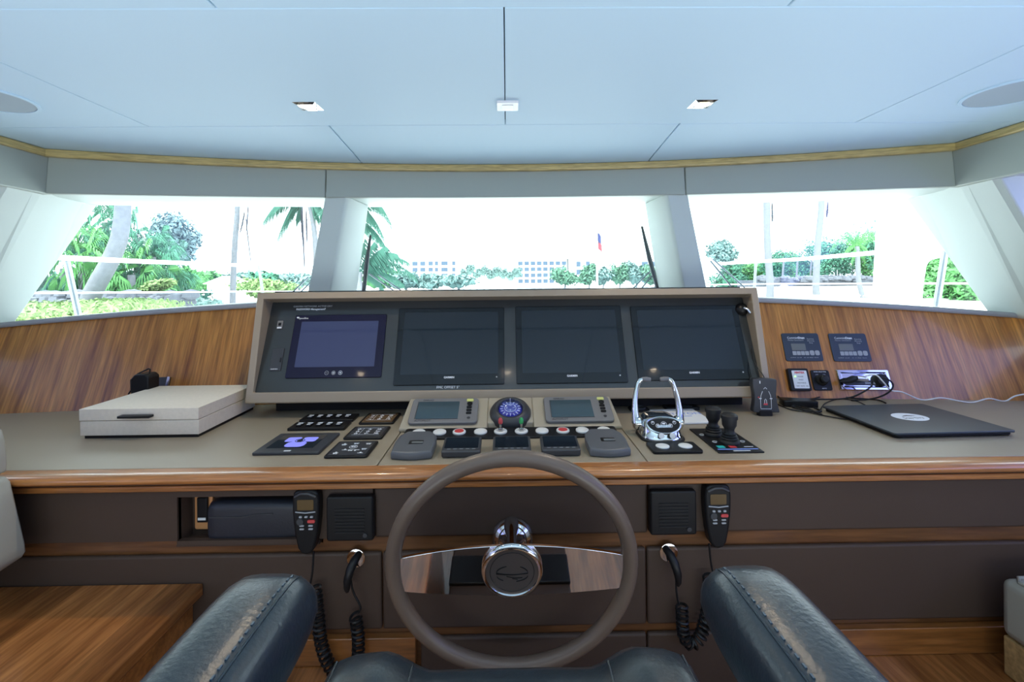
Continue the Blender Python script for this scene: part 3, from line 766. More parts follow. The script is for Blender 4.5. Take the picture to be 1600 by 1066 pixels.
# pod with two pilot displays and the compass notch
t = thing('instrument_pod', 'raised beige wedge pod between dash and monitor frame', 'instrument pod', (CX, 1.535, ZD))
x1, x0 = 0.378, -0.378
PT = R(25)
def podz(y): return 0.012 + (y) * math.tan(PT)
m = MB()
D2 = 0.140
def slab(xa0, xa1, xb0, xb1, y0=0.0):
    m.add([(xa0, y0, 0), (xa1, y0, 0), (xb1, D2, 0), (xb0, D2, 0), (xa0, y0, podz(y0)), (xa1, y0, podz(y0)), (xb1, D2, podz(D2)), (xb0, D2, podz(D2))],
          [(0, 3, 2, 1), (4, 5, 6, 7), (0, 1, 5, 4), (1, 2, 6, 5), (2, 3, 7, 6), (3, 0, 4, 7)])
slab(x0, -0.079, x0 + 0.012, -0.079); slab(0.079, x1, 0.079, x1 - 0.012); slab(-0.0792, 0.0792, -0.0792, 0.0792, 0.022)
m.obj('body', pod_m, t, bevel=0.004, seg=3)
PF = root_matrix(t)
def pod_frame(x, y): return PF @ Matrix.Translation((x, y, podz(y))) @ Matrix.Rotation(PT, 4, 'X')
for lb, x in (('grey pilot display on the pod left of the compass', -0.232), ('grey pilot display on the pod right of the compass', 0.238)):
    fm = pod_frame(x, 0.012)
    t = thing('pilot_display', lb, 'display', fm.translation, (PT, 0, 0), 'two grey pilot displays')
    m = MB(); m.prism(rrect(0.236, 0.128, 0.014, 5, cy=0.064), 'xy', 0, 0.012); m.obj('case', instr_grey, t, bevel=0.003, seg=3)
    m = MB(); m.prism(rrect(0.146, 0.088, 0.003, cx=-0.022, cy=0.064), 'xy', 0.012, 0.0126); m.obj('screen', lcd, t)
    m = MB(); m.box(-0.092, 0.052, 0.0175, 0.0195, 0.012, 0.0128); m.box(-0.0975, -0.0955, 0.02, 0.108, 0.012, 0.0128); m.obj('screen_rim', dark_grey, t)
    text_mesh('SIMRAD', 0.011, dark_grey, 'lettering', t, Matrix.Translation((-0.062, 0.1155, 0.0121)), bold=0.0003)
    text_mesh('AUTOPILOT', 0.010, dark_grey, 'lettering', t, Matrix.Translation((-0.068, 0.0105, 0.0121)), bold=0.0003)
    m = MB(); m.prism(rrect(0.024, 0.013, 0.003, cx=0.088, cy=0.112), 'xy', 0.012, 0.015); m.obj('key', yellow_led, t)
    m = MB(); m.M = Matrix.Translation((0.088, 0.093, 0.012)); m.lathe([(0.009, 0), (0.010, 0.003), (0, 0.003)], 16); m.obj('key', black, t)
    for k in range(3):
        m = MB(); m.prism(rrect(0.019, 0.010, 0.004, cx=0.087, cy=0.076 - k * 0.015), 'xy', 0.012, 0.0145); m.obj('key', black, t)
    m = MB(); m.M = Matrix.Translation((0.088, 0.022, 0.012)); m.lathe([(0.005, 0), (0.006, 0.001), (0, 0.001)], 14); m.obj('sensor_eye', dark_grey, t)
# compass
fm = pod_frame(0.0, 0.062)
t = thing('compass', 'black rimmed dome compass with blue lit card in the pod', 'compass', fm.translation, (PT, 0, 0))
m = MB(); m.lathe([(0.072, -0.01), (0.072, 0.006), (0.064, 0.020), (0.052, 0.026), (0.044, 0.024), (0.042, 0.010), (0.0, 0.010)], 40); m.obj('rim', dark_grey, t)
m = MB(); m.lathe([(0.040, 0.0102), (0.040, 0.016), (0.030, 0.022), (0.0, 0.026)], 32)
m.obj('card', mat('compass card', (0.02, 0.02, 0.14), 0.4, emit=(0.05, 0.05, 0.75), emit_s=0.16), t)
m = MB()
for k in range(16):
    a = k * PI / 8; m.M = Matrix.Rotation(a, 4, 'Z'); m.box(0.026, 0.036, -0.0015, 0.0015, 0.0205, 0.0225)
m.M = Matrix.Identity(4)
m.tube([(0.020 * math.cos(a * PI / 12), 0.020 * math.sin(a * PI / 12), 0.0245) for a in range(24)], 0.0009, 5, closed=True)
m.obj('card_marks', white_print, t)
for s_, a in (('N', 0), ('E', 90), ('S', 180), ('W', 270)):
    text_mesh(s_, 0.012, white_print, 'lettering', t, Matrix.Rotation(R(-a), 4, 'Z') @ Matrix.Translation((0, 0.012, 0.0262)))
m = MB(); m.lathe([(0.042, 0.020), (0.038, 0.033), (0.028, 0.043), (0.014, 0.049), (0.0, 0.051)], 32); m.obj('dome', dome_glass, t, smooth=179)
m = MB(); m.box(-0.0012, 0.0012, 0.030, 0.0325, 0.022, 0.040); m.obj('lubber_line', white_print, t)

# ------------------------------------------------------------------ throttle
t = thing('throttle_control', 'chrome engine throttle with two tall levers', 'throttle', (0.488, 1.400, ZD))
m = MB()
secs = []
for z, s_, dy in ((0.0, 1.03, 0), (0.012, 1.03, 0), (0.016, 0.98, 0.001), (0.030, 0.97, 0.004), (0.046, 0.93, 0.010), (0.057, 0.85, 0.016), (0.064, 0.70, 0.022), (0.067, 0.45, 0.026)):
    secs.append([(px * s_, 0.062 + (py) * s_ * 0.95 + dy, z) for px, py in rrect(0.125, 0.125, 0.045, 8)])
m.loft(secs); m.obj('body', chrome, t, smooth=60)
m = MB(); m.prism(rrect(0.140, 0.135, 0.045, 8, cy=0.062), 'xy', 0, 0.006); m.obj('gasket', black, t, bevel=0.002)
# keypad face on the sloping front
fa = R(52)
FMx = Matrix.Translation((0, 0.026, 0.052)) @ Matrix.Rotation(fa, 4, 'X')
m = MB(); m.M = FMx; m.prism([(a, b * (1.0 if b < 0 else 0.55)) for a, b in circ(0.050, 32, ry=0.030)], 'xy', -0.012, 0.003); m.obj('face', black, t, bevel=0.001)
m = MB(); m.M = FMx
m.tube([(0.053 * math.cos(k * PI / 16), (0.033 if math.sin(k * PI / 16) < 0 else 0.020) * math.sin(k * PI / 16), 0.002) for k in range(32)], 0.0028, 8, closed=True); m.obj('face_rim', chrome, t)
m = MB(); m.M = FMx
for x, y, r_ in ((-0.020, -0.008, 0.006), (0.0, -0.004, 0.009), (0.020, -0.008, 0.006), (-0.034, 0.002, 0.005), (0.034, 0.002, 0.005)):
    m.tube([(x + r_ * math.cos(k * PI / 8), y + r_ * math.sin(k * PI / 8), 0.0036) for k in range(16)], 0.0006, 5, closed=True)
    m.box(x - r_ * 0.5, x + r_ * 0.5, y + r_ * 0.1, y + r_ * 0.6, 0.003, 0.0038)
m.obj('face_marks', white_print, t)
for sx in (-0.017, 0.017):
    m = MB(); m.M = Matrix.Translation((sx, -0.004, 0.024)) @ Matrix.Rotation(R(80), 4, 'X'); m.lathe([(0.0085, 0), (0.0085, 0.004), (0, 0.005)], 18); m.obj('button', white_btn, t)
for s in (-1, 1):
    m = MB(); m.M = Matrix.Translation((s * 0.067, 0.075, 0.040)); m.lathe([(0.020, -0.012), (0.022, -0.006), (0.022, 0.006), (0.016, 0.011), (0, 0.012)], 24, axis='x'); m.obj('pivot', chrome, t)
    path = [(s * 0.072, 0.075, 0.040), (s * 0.073, 0.082, 0.075), (s * 0.070, 0.090, 0.110), (s * 0.064, 0.096, 0.140), (s * 0.057, 0.100, 0.163), (s * 0.050, 0.101, 0.173), (s * 0.042, 0.101, 0.176)]
    m = MB(); m.tube(path, [0.014, 0.011, 0.009, 0.008, 0.0078, 0.0075, 0.007], 14); lv = m.obj('lever', chrome, t, smooth=60)
    m = MB(); m.tube([(s * 0.044, 0.101, 0.176), (s * 0.030, 0.101, 0.176), (s * 0.016, 0.101, 0.174)], [0.0075, 0.0085, 0.0075], 14); m.obj('grip', mat('grip grey', (0.12, 0.12, 0.13), 0.5), lv, smooth=60)
t = dash_panel('trim_switch_panel', 'black panel with two round white buttons before the throttle', 'switch panel', 0.492, 1.309, 0.146, 0.078, 0.009, black, 0.008)
for sx in (-0.034, 0.034):
    m = MB(); m.M = Matrix.Translation((sx, 0.038, 0.009)); m.lathe([(0.020, 0), (0.020, 0.0025), (0.017, 0.004), (0, 0.0045)], 28); m.obj('button', white_btn, t)
# thruster joysticks
t = dash_panel('thruster_control', 'black plate carrying two rubber boot joysticks', 'joystick panel', 0.675, 1.308, 0.135, 0.215, 0.004, black, 0.004)
def stick(x, y):
    m = MB(); m.M = Matrix.Translation((x, y, 0.004))
    prof = [(0.030, 0), (0.031, 0.006)]
    for k in range(4): prof += [(0.029 - k * 0.003, 0.010 + k * 0.008), (0.024 - k * 0.003, 0.014 + k * 0.008)]
    prof += [(0.014, 0.048), (0.017, 0.056), (0.021, 0.064), (0.022, 0.088), (0.0245, 0.088), (0.0245, 0.100), (0.018, 0.106), (0, 0.108)]
    m.lathe([(a_, b_ * 0.84) for a_, b_ in prof], 32); m.obj('joystick', black_soft, t, smooth=50)
stick(-0.015, 0.150); stick(0.002, 0.078)
m = MB()
m.box(-0.052, -0.030, 0.034, 0.052, 0.004, 0.0046); m.obj('port_label', cyan_print, t)
m = MB(); m.box(-0.016, 0.004, 0.034, 0.052, 0.004, 0.0046); m.obj('starboard_label', red_print, t)
m = MB(); m.box(-0.060, 0.060, 0.020, 0.026, 0.004, 0.0046); m.obj('wave_stripe', blue_print, t)
m = MB()
m.box(0.028, 0.055, 0.040, 0.043, 0.004, 0.0046); m.box(-0.02, 0.03, 0.008, 0.012, 0.004, 0.0046)
for cx_, cy_ in ((-0.040, 0.085), (0.046, 0.085), (-0.052, 0.150)):
    m.tube([(cx_ + 0.007 * math.cos(k * PI / 8), cy_ + 0.007 * math.sin(k * PI / 8), 0.0045) for k in range(14)], 0.0008, 5)
m.obj('markings', white_print, t)
# booklet and small black covers behind
t = thing('booklet', 'small white booklet lying behind the throttle', 'booklet', (0.630, 1.66, ZD + 0.001), (0, 0, R(3)))
m = MB(); m.box(-0.085, 0.085, -0.085, 0.085, 0, 0.006); m.obj('pages', paper, t, bevel=0.001)
text_mesh('TRYON', 0.034, blue_print, 'lettering', t, Matrix.Translation((0.03, 0.02, 0.0062)))
m = MB(); m.box(-0.08, 0.04, -0.012, -0.007, 0.006, 0.0063); m.obj('cover_stripe', blue_print, t)
p = at_z(998, 641, ZD)
t = thing('round_socket', 'black round socket ring left of the throttle levers', 'socket', (p.x - 0.0, p.y, ZD))
m = MB(); m.prism(rrect(0.075, 0.07, 0.02, 5), 'xy', 0, 0.008); m.obj('base', black, t, bevel=0.002)
m = MB(); m.M = Matrix.Translation((0, 0, 0.008)); m.lathe([(0.026, 0), (0.026, 0.006), (0.018, 0.006), (0.016, 0.002), (0, 0.002)], 24); m.obj('ring', dark_grey, t)
p = at_z(1068, 642, ZD)
t = dash_panel('flat_control_panel', 'flat black control panel under the monitor behind the booklet', 'control panel', p.x, p.y, 0.13, 0.05, 0.012, black, 0.006)
m = MB(); m.box(-0.02, 0.04, 0.015, 0.03, 0.012, 0.0126); m.obj('window', lcd, t)

# remote handset standing in its holder
t = thing('wired_remote', 'black wired remote with boat diagram standing on the dash', 'remote control', (at_y(1194, 600, 1.672).x, 1.672, ZD), (R(-3), 0, R(-4)))
m = MB()
pr = [(-0.043, 0.012), (0.043, 0.012), (0.050, 0.012), (0.049, 0.02), (0.041, 0.055), (0.040, 0.08), (0.043, 0.115), (0.043, 0.133), (0.0, 0.137), (-0.043, 0.135), (-0.044, 0.11), (-0.039, 0.08), (-0.039, 0.055), (-0.045, 0.02)]
m.prism(pr, 'xz', -0.012, 0.016); m.obj('body', dark_grey, t, bevel=0.004, seg=3)
m = MB(); m.prism(rrect(0.05, 0.03, 0.008), 'xy', 0.0, 0.02); m.obj('foot', black, t)
m = MB(); y_ = -0.0128
def dashz(pts, r_=0.0009): m.tube([(a, y_, b) for a, b in pts], r_, 5)
dashz([(-0.018, 0.028), (-0.018, 0.060), (-0.016, 0.075), (-0.010, 0.090)]); dashz([(0.020, 0.028), (0.020, 0.060), (0.018, 0.075), (0.012, 0.090)])
dashz([(-0.018, 0.026), (0.020, 0.026)]); dashz([(-0.006, 0.098), (0, 0.104), (0.006, 0.098)]); dashz([(-0.018, 0.118), (-0.018, 0.128)], 0.0018)
dashz([(-0.004, 0.046), (-0.003, 0.058), (0, 0.062), (0.003, 0.058), (0.004, 0.046)])
for s in (-1, 1): m.box(s * 0.019 - 0.004, s * 0.019 + 0.005, y_ - 0.0004, y_ + 0.0006, 0.062, 0.065)
m.obj('diagram', white_print, t)
m = MB(); m.box(-0.007, 0.007, y_, y_ + 0.001, 0.040, 0.046); m.box(-0.027, -0.022, y_, y_ + 0.001, 0.066, 0.070); m.obj('red_marks', red_print, t)
m = MB(); m.box(-0.008, 0.010, y_, y_ + 0.001, 0.031, 0.037); m.obj('screen', lcd, t)
# power adapter and cables
t = thing('power_adapter', 'flat black power adapter at the foot of the wood panel', 'power adapter', (1.150, 1.79, ZD), (0, 0, R(-12)))
m = MB(); m.prism(rrect(0.125, 0.055, 0.008), 'xy', 0, 0.026); m.obj('brick', black, t, bevel=0.004, seg=3)
def dpath(pts, r_, name, label, mt, z=0.004, cat='cable', heights=None):
    P = []
    for i, (px, py) in enumerate(pts):
        h_ = z if heights is None else heights[i]
        q = at_z(px, py, ZD + h_); P.append(q)
    # smooth
    S = []
    for i in range(len(P) - 1):
        p0 = P[max(i - 1, 0)]; p1 = P[i]; p2 = P[i + 1]; p3 = P[min(i + 2, len(P) - 1)]
        for k in range(6):
            u = k / 6; S.append(0.5 * ((2 * p1) + (-p0 + p2) * u + (2 * p0 - 5 * p1 + 4 * p2 - p3) * u * u + (-p0 + 3 * p1 - 3 * p2 + p3) * u ** 3))
    S.append(P[-1])
    for q in S: q.z = max(q.z, ZD + r_)
    m = MB(); m.tube([tuple(q) for q in S], r_, 7)
    return tag(m.obj(name, mt, smooth=179), label, cat)
dpath([(1214, 618), (1225, 628), (1240, 634), (1258, 639), (1276, 645), (1284, 648), (1270, 642), (1250, 634), (1238, 636), (1262, 642), (1283, 643), (1272, 637)], 0.0035, 'laptop_cord_bundle', 'bundled black cord in front of the power adapter', black_soft, 0.006)
dpath([(1215, 632), (1235, 640), (1262, 644), (1290, 650), (1320, 655), (1330, 655)], 0.0022, 'laptop_lead', 'thin black lead reaching the left side of the laptop', black_soft, 0.004)
dpath([(1262, 626), (1295, 618), (1330, 622), (1370, 625), (1384, 630)], 0.0030, 'flat_black_cable', 'black cable lying along the wood behind the laptop', black_soft, 0.004)
dpath([(1282, 640), (1290, 630), (1310, 624), (1335, 626), (1352, 633)], 0.0020, 'looped_black_cable', 'thin black cable looping behind the laptop corner', black_soft, 0.004)

# laptop
a, b, c, d = (at_z(*q, ZD + 0.012) for q in ((1292, 637), (1388, 681), (1575, 677), (1452, 633)))
lx = (b - a).to_2d() ; ly = (c - b).to_2d()
fwd = ((d - a) + (c - b)) / 2; fwd.z = 0; sid = ((b - a) + (c - d)) / 2; sid.z = 0
cen = (a + b + c + d) / 4
ang = math.atan2(fwd.y, fwd.x); Wd, Dp = fwd.length, abs(sid.dot(Vector((-math.sin(ang), math.cos(ang), 0))))
t = thing('laptop', 'closed dark grey laptop with oval white sticker', 'laptop', (cen.x, cen.y, ZD), (0, 0, ang))
m = MB(); m.prism(rrect(Wd - 0.012, Dp - 0.012, 0.012), 'xy', 0.002, 0.012); m.obj('base', black, t, bevel=0.003)
m = MB(); m.prism(rrect(Wd, Dp, 0.010), 'xy', 0.0125, 0.019); m.obj('lid', laptop_m, t, bevel=0.0015)
m = MB()
for sx in (-1, 1):
    for sy in (-1, 1): m.cbox((sx * (Wd / 2 - 0.04), sy * (Dp / 2 - 0.03), 0.0012), (0.03, 0.012, 0.0022))
m.obj('feet', black_soft, t)
m = MB(); m.prism(circ(0.056, 40, ry=0.045), 'xy', 0.019, 0.0194); m.M = Matrix.Identity(4)
stk = m.obj('sticker', white_print, t)
m = MB(); m.prism([(-0.026, 0.004), (-0.01, 0.014), (0.004, 0.018), (0.02, 0.012), (0.03, 0.012), (0.012, 0.006), (0.0, 0.009)], 'xy', 0.0194, 0.0197); m.obj('sticker_emblem', dark_grey, stk)
text_mesh('Stay Dry', 0.020, dark_grey, 'sticker_lettering', stk, Matrix.Translation((0.0, -0.014, 0.0195)))

# ------------------------------------------------------------------ wall instruments on the teak
def wall_frame(px, py):
    # point on the curved front wall
    d = ray(px, py); lo, hi = 0.5, 4.0
    for _ in range(40):
        mid = (lo + hi) / 2; p = d * (mid / d.y)
        if p.y < Yw_(p.x, p.z + EYE): lo = mid
        else: hi = mid
    p = d * (lo / d.y); ang = math.atan(-0.06 * p.x)
    return Vector((p.x, p.y, p.z + EYE)), ang
def wall_thing(name, label, cat, pxl, pxr, pyt, pyb, group=None):
    p, a = wall_frame((pxl + pxr) / 2, (pyt + pyb) / 2)
    l, _ = wall_frame(pxl, (pyt + pyb) / 2); r_, _ = wall_frame(pxr, (pyt + pyb) / 2)
    tp, _ = wall_frame((pxl + pxr) / 2, pyt); bt, _ = wall_frame((pxl + pxr) / 2, pyb)
    return thing(name, label, cat, p, (-math.atan(LEAN), 0, a), group), (r_ - l).length, (tp - bt).length
navy_panel = mat('slate panel', (0.030, 0.042, 0.065), 0.35)
for lb, q in (('slate generator display panel on the teak, the left one', (1223.5, 1281.5, 521.5, 564)),
              ('slate generator display panel on the teak, the right one', (1297.5, 1356, 522, 564.5))):
    t, w_, h_ = wall_thing('generator_display', lb, 'display', *q, 'two generator display panels')
    m = MB(); m.prism(rrect(w_, h_, 0.008), 'xz', -0.005, 0); m.obj('plate', navy_panel, t, bevel=0.001)
    m = MB(); m.prism(rrect(w_ * 0.38, h_ * 0.24, 0.001, cx=-w_ * 0.1, cy=0), 'xz', -0.0056, -0.005); m.obj('screen', lcd_grey, t)
    m = MB()
    for k in range(4): m.prism(rrect(w_ * 0.10, h_ * 0.14, 0.002, cx=-w_ * 0.24 + k * w_ * 0.112, cy=-h_ * 0.22), 'xz', -0.0056, -0.005)
    for k in range(2): m.prism(rrect(w_ * 0.12, h_ * 0.17, 0.006, cx=w_ * 0.23 + k * w_ * 0.14, cy=-h_ * 0.21), 'xz', -0.0056, -0.005)
    m.obj('keys', grey_print, t)
    M_ = lambda x, z: Matrix.Translation((x, -0.0053, z)) @ FRONT
    text_mesh('Cummins', h_ * 0.105, white_print, 'lettering', t, M_(-w_ * 0.20, h_ * 0.33))
    text_mesh('Onan', h_ * 0.105, white_print, 'lettering', t, M_(w_ * 0.02, h_ * 0.33), bold=0.0005)
    text_mesh('Marine Generators', h_ * 0.07, grey_print, 'lettering', t, M_(-w_ * 0.14, h_ * 0.245))
    text_mesh('Running\nWarning\nStop', h_ * 0.07, grey_print, 'lettering', t, M_(w_ * 0.26, h_ * 0.22))
    text_mesh('OUTPUT  AC kW     HZ  OIL PRESS  VOLTS', h_ * 0.05, grey_print, 'lettering', t, M_(0, -h_ * 0.38))
t, w_, h_ = wall_thing('alarm_panel', 'black framed white alarm panel with red heading on the teak', 'alarm panel', 1230, 1262, 577, 611)
m = MB(); m.prism(rrect(w_, h_, 0.006), 'xz', -0.018, 0); m.obj('case', black, t, bevel=0.002)
m = MB(); m.prism(rrect(w_ * 0.72, h_ * 0.80, 0.003, cx=w_ * 0.04), 'xz', -0.0188, -0.018); m.obj('face', white_print, t)
text_mesh('XINTEX', h_ * 0.12, red_print, 'lettering', t, Matrix.Translation((w_ * 0.04, -0.0190, h_ * 0.30)) @ FRONT, bold=0.0006)
for k in range(4): text_mesh(('POWER', 'FAULT', 'DISCHARGE', 'TEST  MUTE  ON')[k], h_ * 0.07, dark_grey, 'lettering', t, Matrix.Translation((w_ * 0.06, -0.0190, h_ * (0.12 - 0.14 * k))) @ FRONT)
m = MB(); m.M = Matrix.Translation((-w_ * 0.2, -0.0188, h_ * 0.13)); m.lathe([(0.003, 0), (0.003, -0.002), (0, -0.003)], 12, axis='y'); m.obj('green_light', green_led, t)
t, w_, h_ = wall_thing('mirror_knob_panel', 'black square panel with a round black joystick knob on the teak', 'switch panel', 1268, 1297, 579, 610)
m = MB(); m.prism(rrect(w_, h_, 0.008), 'xz', -0.006, 0); m.obj('plate', black, t, bevel=0.002)
m = MB(); m.M = Matrix.Translation((0.0, -0.006, 0.0)); m.lathe([(0.024, 0), (0.022, -0.008), (0.017, -0.012), (0.016, -0.028), (0.012, -0.032), (0, -0.033)], 28, axis='y'); m.obj('knob', black_soft, t)
text_mesh('HORN SELECTOR', h_ * 0.075, white_print, 'lettering', t, Matrix.Translation((0, -0.0063, h_ * 0.41)) @ FRONT)
text_mesh('AUTO', h_ * 0.08, white_print, 'lettering', t, Matrix.Translation((0.004, -0.0063, -h_ * 0.41)) @ FRONT)
text_mesh('OFF         ON', h_ * 0.08, grey_print, 'lettering', t, Matrix.Translation((0, -0.0063, h_ * 0.27)) @ FRONT)
# chrome socket plate with plugs
t, w_, h_ = wall_thing('socket_plate', 'chrome multi socket plate on the teak above the laptop', 'socket', 1308, 1390, 578, 610)
m = MB()
def ring4(sc, y): return [(a * sc[0], y, b * sc[1]) for a, b in rrect(w_, h_, 0.004, 3)]
m.loft([ring4((1, 1), 0), ring4((1, 1), -0.004), ring4((0.96, 0.92), -0.010), ring4((0.86, 0.74), -0.010), ring4((0.80, 0.62), -0.003)]); m.obj('plate', chrome, t)
m = MB(); m.box(-w_ * 0.36, w_ * 0.22, -0.006, -0.0028, -h_ * 0.26, -h_ * 0.02); m.obj('socket_insert', dark_grey, t)
m = MB(); m.box(0.0, 0.022, -0.0066, -0.006, -h_ * 0.20, -h_ * 0.11); m.box(0.028, 0.050, -0.0066, -0.006, -h_ * 0.20, -h_ * 0.11); m.obj('marking', grey_print, t)
sp0 = t.location.copy(); sa = t.rotation_euler.z
t2 = thing('left_power_plug', 'long black plug lying against the chrome socket plate', 'plug', sp0 + Vector((-0.055, -0.032, 0.004)), (-0.36, 0, sa))
m = MB(); m.tube([(-0.065, 0, -0.002), (-0.045, 0, -0.003), (-0.030, 0, 0.001), (-0.008, 0.002, 0.010), (0.006, 0.010, 0.014)], [0.003, 0.008, 0.013, 0.013, 0.008], 14); m.obj('body', black_soft, t2, smooth=60)
m = MB(); m.tube([(0.004, 0.002, 0.012), (0.035, 0.006, 0.010), (0.052, 0.012, 0.006)], [0.010, 0.011, 0.008], 14); m.obj('collar', chrome_soft, t2, smooth=60)
t2 = thing('round_power_plug', 'round black plug with cord at the right of the chrome plate', 'plug', sp0 + Vector((0.062, -0.008, -0.001)), (-0.36, 0, sa))
m = MB(); m.lathe([(0.026, 0), (0.026, -0.018), (0.022, -0.024), (0, -0.026)], 28, axis='y'); m.obj('body', black_soft, t2)
def wpath(pts, r_, name, label, mt, cat='cable'):
    P = [at_y(px, py, Y) for px, py, Y in pts]; S = []
    for i in range(len(P) - 1):
        p0 = P[max(i - 1, 0)]; p1 = P[i]; p2 = P[i + 1]; p3 = P[min(i + 2, len(P) - 1)]
        for k in range(6):
            u = k / 6; S.append(0.5 * ((2 * p1) + (-p0 + p2) * u + (2 * p0 - 5 * p1 + 4 * p2 - p3) * u * u + (-p0 + 3 * p1 - 3 * p2 + p3) * u ** 3))
    S.append(P[-1])
    for q in S: q.z = max(q.z, ZD + r_)
    m = MB(); m.tube([tuple(q) for q in S], r_, 7)
    return tag(m.obj(name, mt, smooth=179), label, cat)
wpath([(1363, 596, 1.80), (1362, 603, 1.79), (1350, 612, 1.78), (1330, 621, 1.80), (1305, 624, 1.82), (1262, 624, 1.83)], 0.0032, 'adapter_cord', 'black cord from the round plug to the power adapter', black_soft)
wpath([(1372, 592, 1.80), (1385, 592, 1.79), (1395, 600, 1.78), (1392, 610, 1.78), (1378, 619, 1.80), (1358, 624, 1.83), (1330, 626, 1.85)], 0.0032, 'curled_cord', 'black cord curling right of the chrome plate and back', black_soft)
wpath([(1352, 588, 1.80), (1368, 586, 1.79), (1380, 597, 1.78), (1392, 610, 1.79), (1410, 613, 1.80), (1440, 625, 1.81), (1470, 622, 1.80), (1500, 627, 1.79), (1520, 629, 1.79), (1545, 623, 1.79), (1570, 627, 1.79), (1590, 618, 1.79), (1640, 612, 1.78)], 0.0028, 'white_cord', 'thin white cord waving along the wood panel to the right edge', white_cable)
# left adapter and outlet
t, w_, h_ = wall_thing('wall_outlet', 'dark outlet with chrome end plate on the left teak wall', 'outlet', 238, 266, 590, 606)
m = MB(); m.box(-w_ / 2, w_ / 2, -0.008, 0, -0.03, h_ / 2); m.obj('plate', dark_grey, t, bevel=0.001)
m = MB(); m.box(w_ / 2 - 0.010, w_ / 2, -0.011, -0.008, -0.03, h_ / 2); m.obj('end_cap', chrome_soft, t)
t2 = thing('wall_charger', 'black plug in charger on the left teak wall behind the box', 'charger', at_y(229, 596, 1.82))
m = MB(); m.prism([(-0.036, -0.045), (0.032, -0.045), (0.034, 0.022), (0.020, 0.034), (-0.020, 0.034), (-0.036, 0.016)], 'xz', -0.035, 0.025); m.obj('body', black, t2, bevel=0.005, seg=3)
m = MB(); m.tube([(0.02, -0.01, 0.030), (0.022, -0.01, 0.050), (0.018, -0.01, 0.052), (-0.02, -0.015, 0.034), (-0.045, -0.02, 0.010), (-0.044, -0.02, -0.03), (-0.055, -0.02, -0.045)], 0.003, 7); m.obj('cord', black_soft, t2)

# white box
a, b, c = at_z(130, 687, ZD), at_z(305, 683, ZD), at_z(387, 640, ZD)
t = thing('storage_box', 'ivory textured storage box with black bar handle', 'box', ((a.x + b.x) / 2, (a.y + b.y) / 2, ZD))
BW = b.x - a.x + 0.03; BD = 0.335
fr = thing  # noqa
m = MB(); m.box(-BW / 2 + 0.012, BW / 2 - 0.004, 0.004, BD - 0.006, 0, 0.010); m.obj('foot_plinth', black, t)
m = MB(); m.box(-BW / 2, BW / 2, 0, BD, 0.010, 0.058); m.obj('body', boxfab, t, bevel=0.0015)
m = MB(); m.box(-BW / 2 - 0.002, BW / 2, -0.001, BD, 0.0595, 0.098); m.obj('lid', boxfab, t, bevel=0.0015)
m = MB(); m.box(-0.055, 0.048, -0.022, 0.0, 0.071, 0.079); m.obj('handle', black, t, bevel=0.0015)

# ------------------------------------------------------------------ VHF handsets, speakers, sockets
def handset(label, x, z):
    t = thing('radio_handset', label, 'radio handset', (x, YP - 0.022, z), group='two radio handsets')
    m = MB()
    half = [(0.0, 0.088), (0.022, 0.087), (0.033, 0.080), (0.036, 0.060), (0.036, 0.030), (0.034, 0.000), (0.029, -0.040), (0.022, -0.072), (0.012, -0.086), (0.0, -0.088)]
    pl = half + [(-a, b) for a, b in reversed(half[1:-1])]
    m.prism(pl, 'xz', -0.022, 0.016); m.obj('body', black, t, bevel=0.006, seg=3)
    m = MB(); m.tube([(-0.028, -0.022, 0.070), (-0.010, -0.025, 0.080), (0.010, -0.025, 0.080), (0.028, -0.022, 0.070)], 0.0045, 8); m.obj('top_ridge', dark_grey, t, smooth=60)
    m = MB(); m.prism(rrect(0.044, 0.028, 0.003, cy=0.048), 'xz', -0.0232, -0.022); m.obj('screen', mat('amber lcd', (0.12, 0.075, 0.03), 0.25), t)
    m = MB(); m.tube([(-0.027, -0.0225, 0.029), (0.0, -0.024, 0.027), (0.027, -0.0225, 0.029)], 0.0018, 6); m.obj('trim_line', grey_print, t)
    for k in range(3):
        m = MB(); m.prism(rrect(0.008, 0.005, 0.002, cx=-0.013 + k * 0.015, cy=0.016), 'xz', -0.0245, -0.022); m.obj('key', grey_print, t)
    m = MB(); m.M = Matrix.Translation((-0.014, -0.022, 0.003)); m.lathe([(0.010, 0), (0.009, -0.004), (0, -0.004)], 16, axis='y'); m.obj('dial', dark_grey, t)
    m = MB(); m.prism(rrect(0.020, 0.008, 0.003, cx=0.016, cy=0.004), 'xz', -0.0255, -0.022); m.obj('red_key', red_btn, t)
    for k in range(4):
        m = MB(); m.prism(rrect(0.012, 0.004, 0.0015, cx=(-0.010 if k % 2 else 0.014), cy=-0.008 - 0.009 * (k // 2)), 'xz', -0.0242, -0.022); m.obj('key', grey_print, t)
    return t
xs_l = at_y(481, 815, YP - 0.03); xs_r = at_y(1119, 806, YP - 0.03)
handset('black radio handset hanging beside the left speaker', xs_l.x, xs_l.z + 0.004)
handset('black radio handset hanging beside the right speaker', xs_r.x, xs_r.z + 0.004)
def wall_speaker(label, px, py):
    p = at_y(px, py, YP - 0.03)
    t = thing('console_speaker', label, 'speaker', (p.x, YP - 0.016, p.z), group='two square console speakers')
    m = MB(); m.prism(rrect(0.128, 0.122, 0.007), 'xz', -0.022, 0); m.obj('case', black, t, bevel=0.005, seg=3)
    for k in range(8):
        m = MB(); m.box(-0.040, 0.040, -0.0245, -0.0215, -0.038 + k * 0.009, -0.035 + k * 0.009); m.obj('louvre', black_soft, t)
    m = MB(); m.M = Matrix.Translation((0.042, -0.022, -0.044)); m.lathe([(0.006, 0), (0.006, -0.004), (0, -0.004)], 14, axis='y'); m.obj('knob', dark_grey, t)
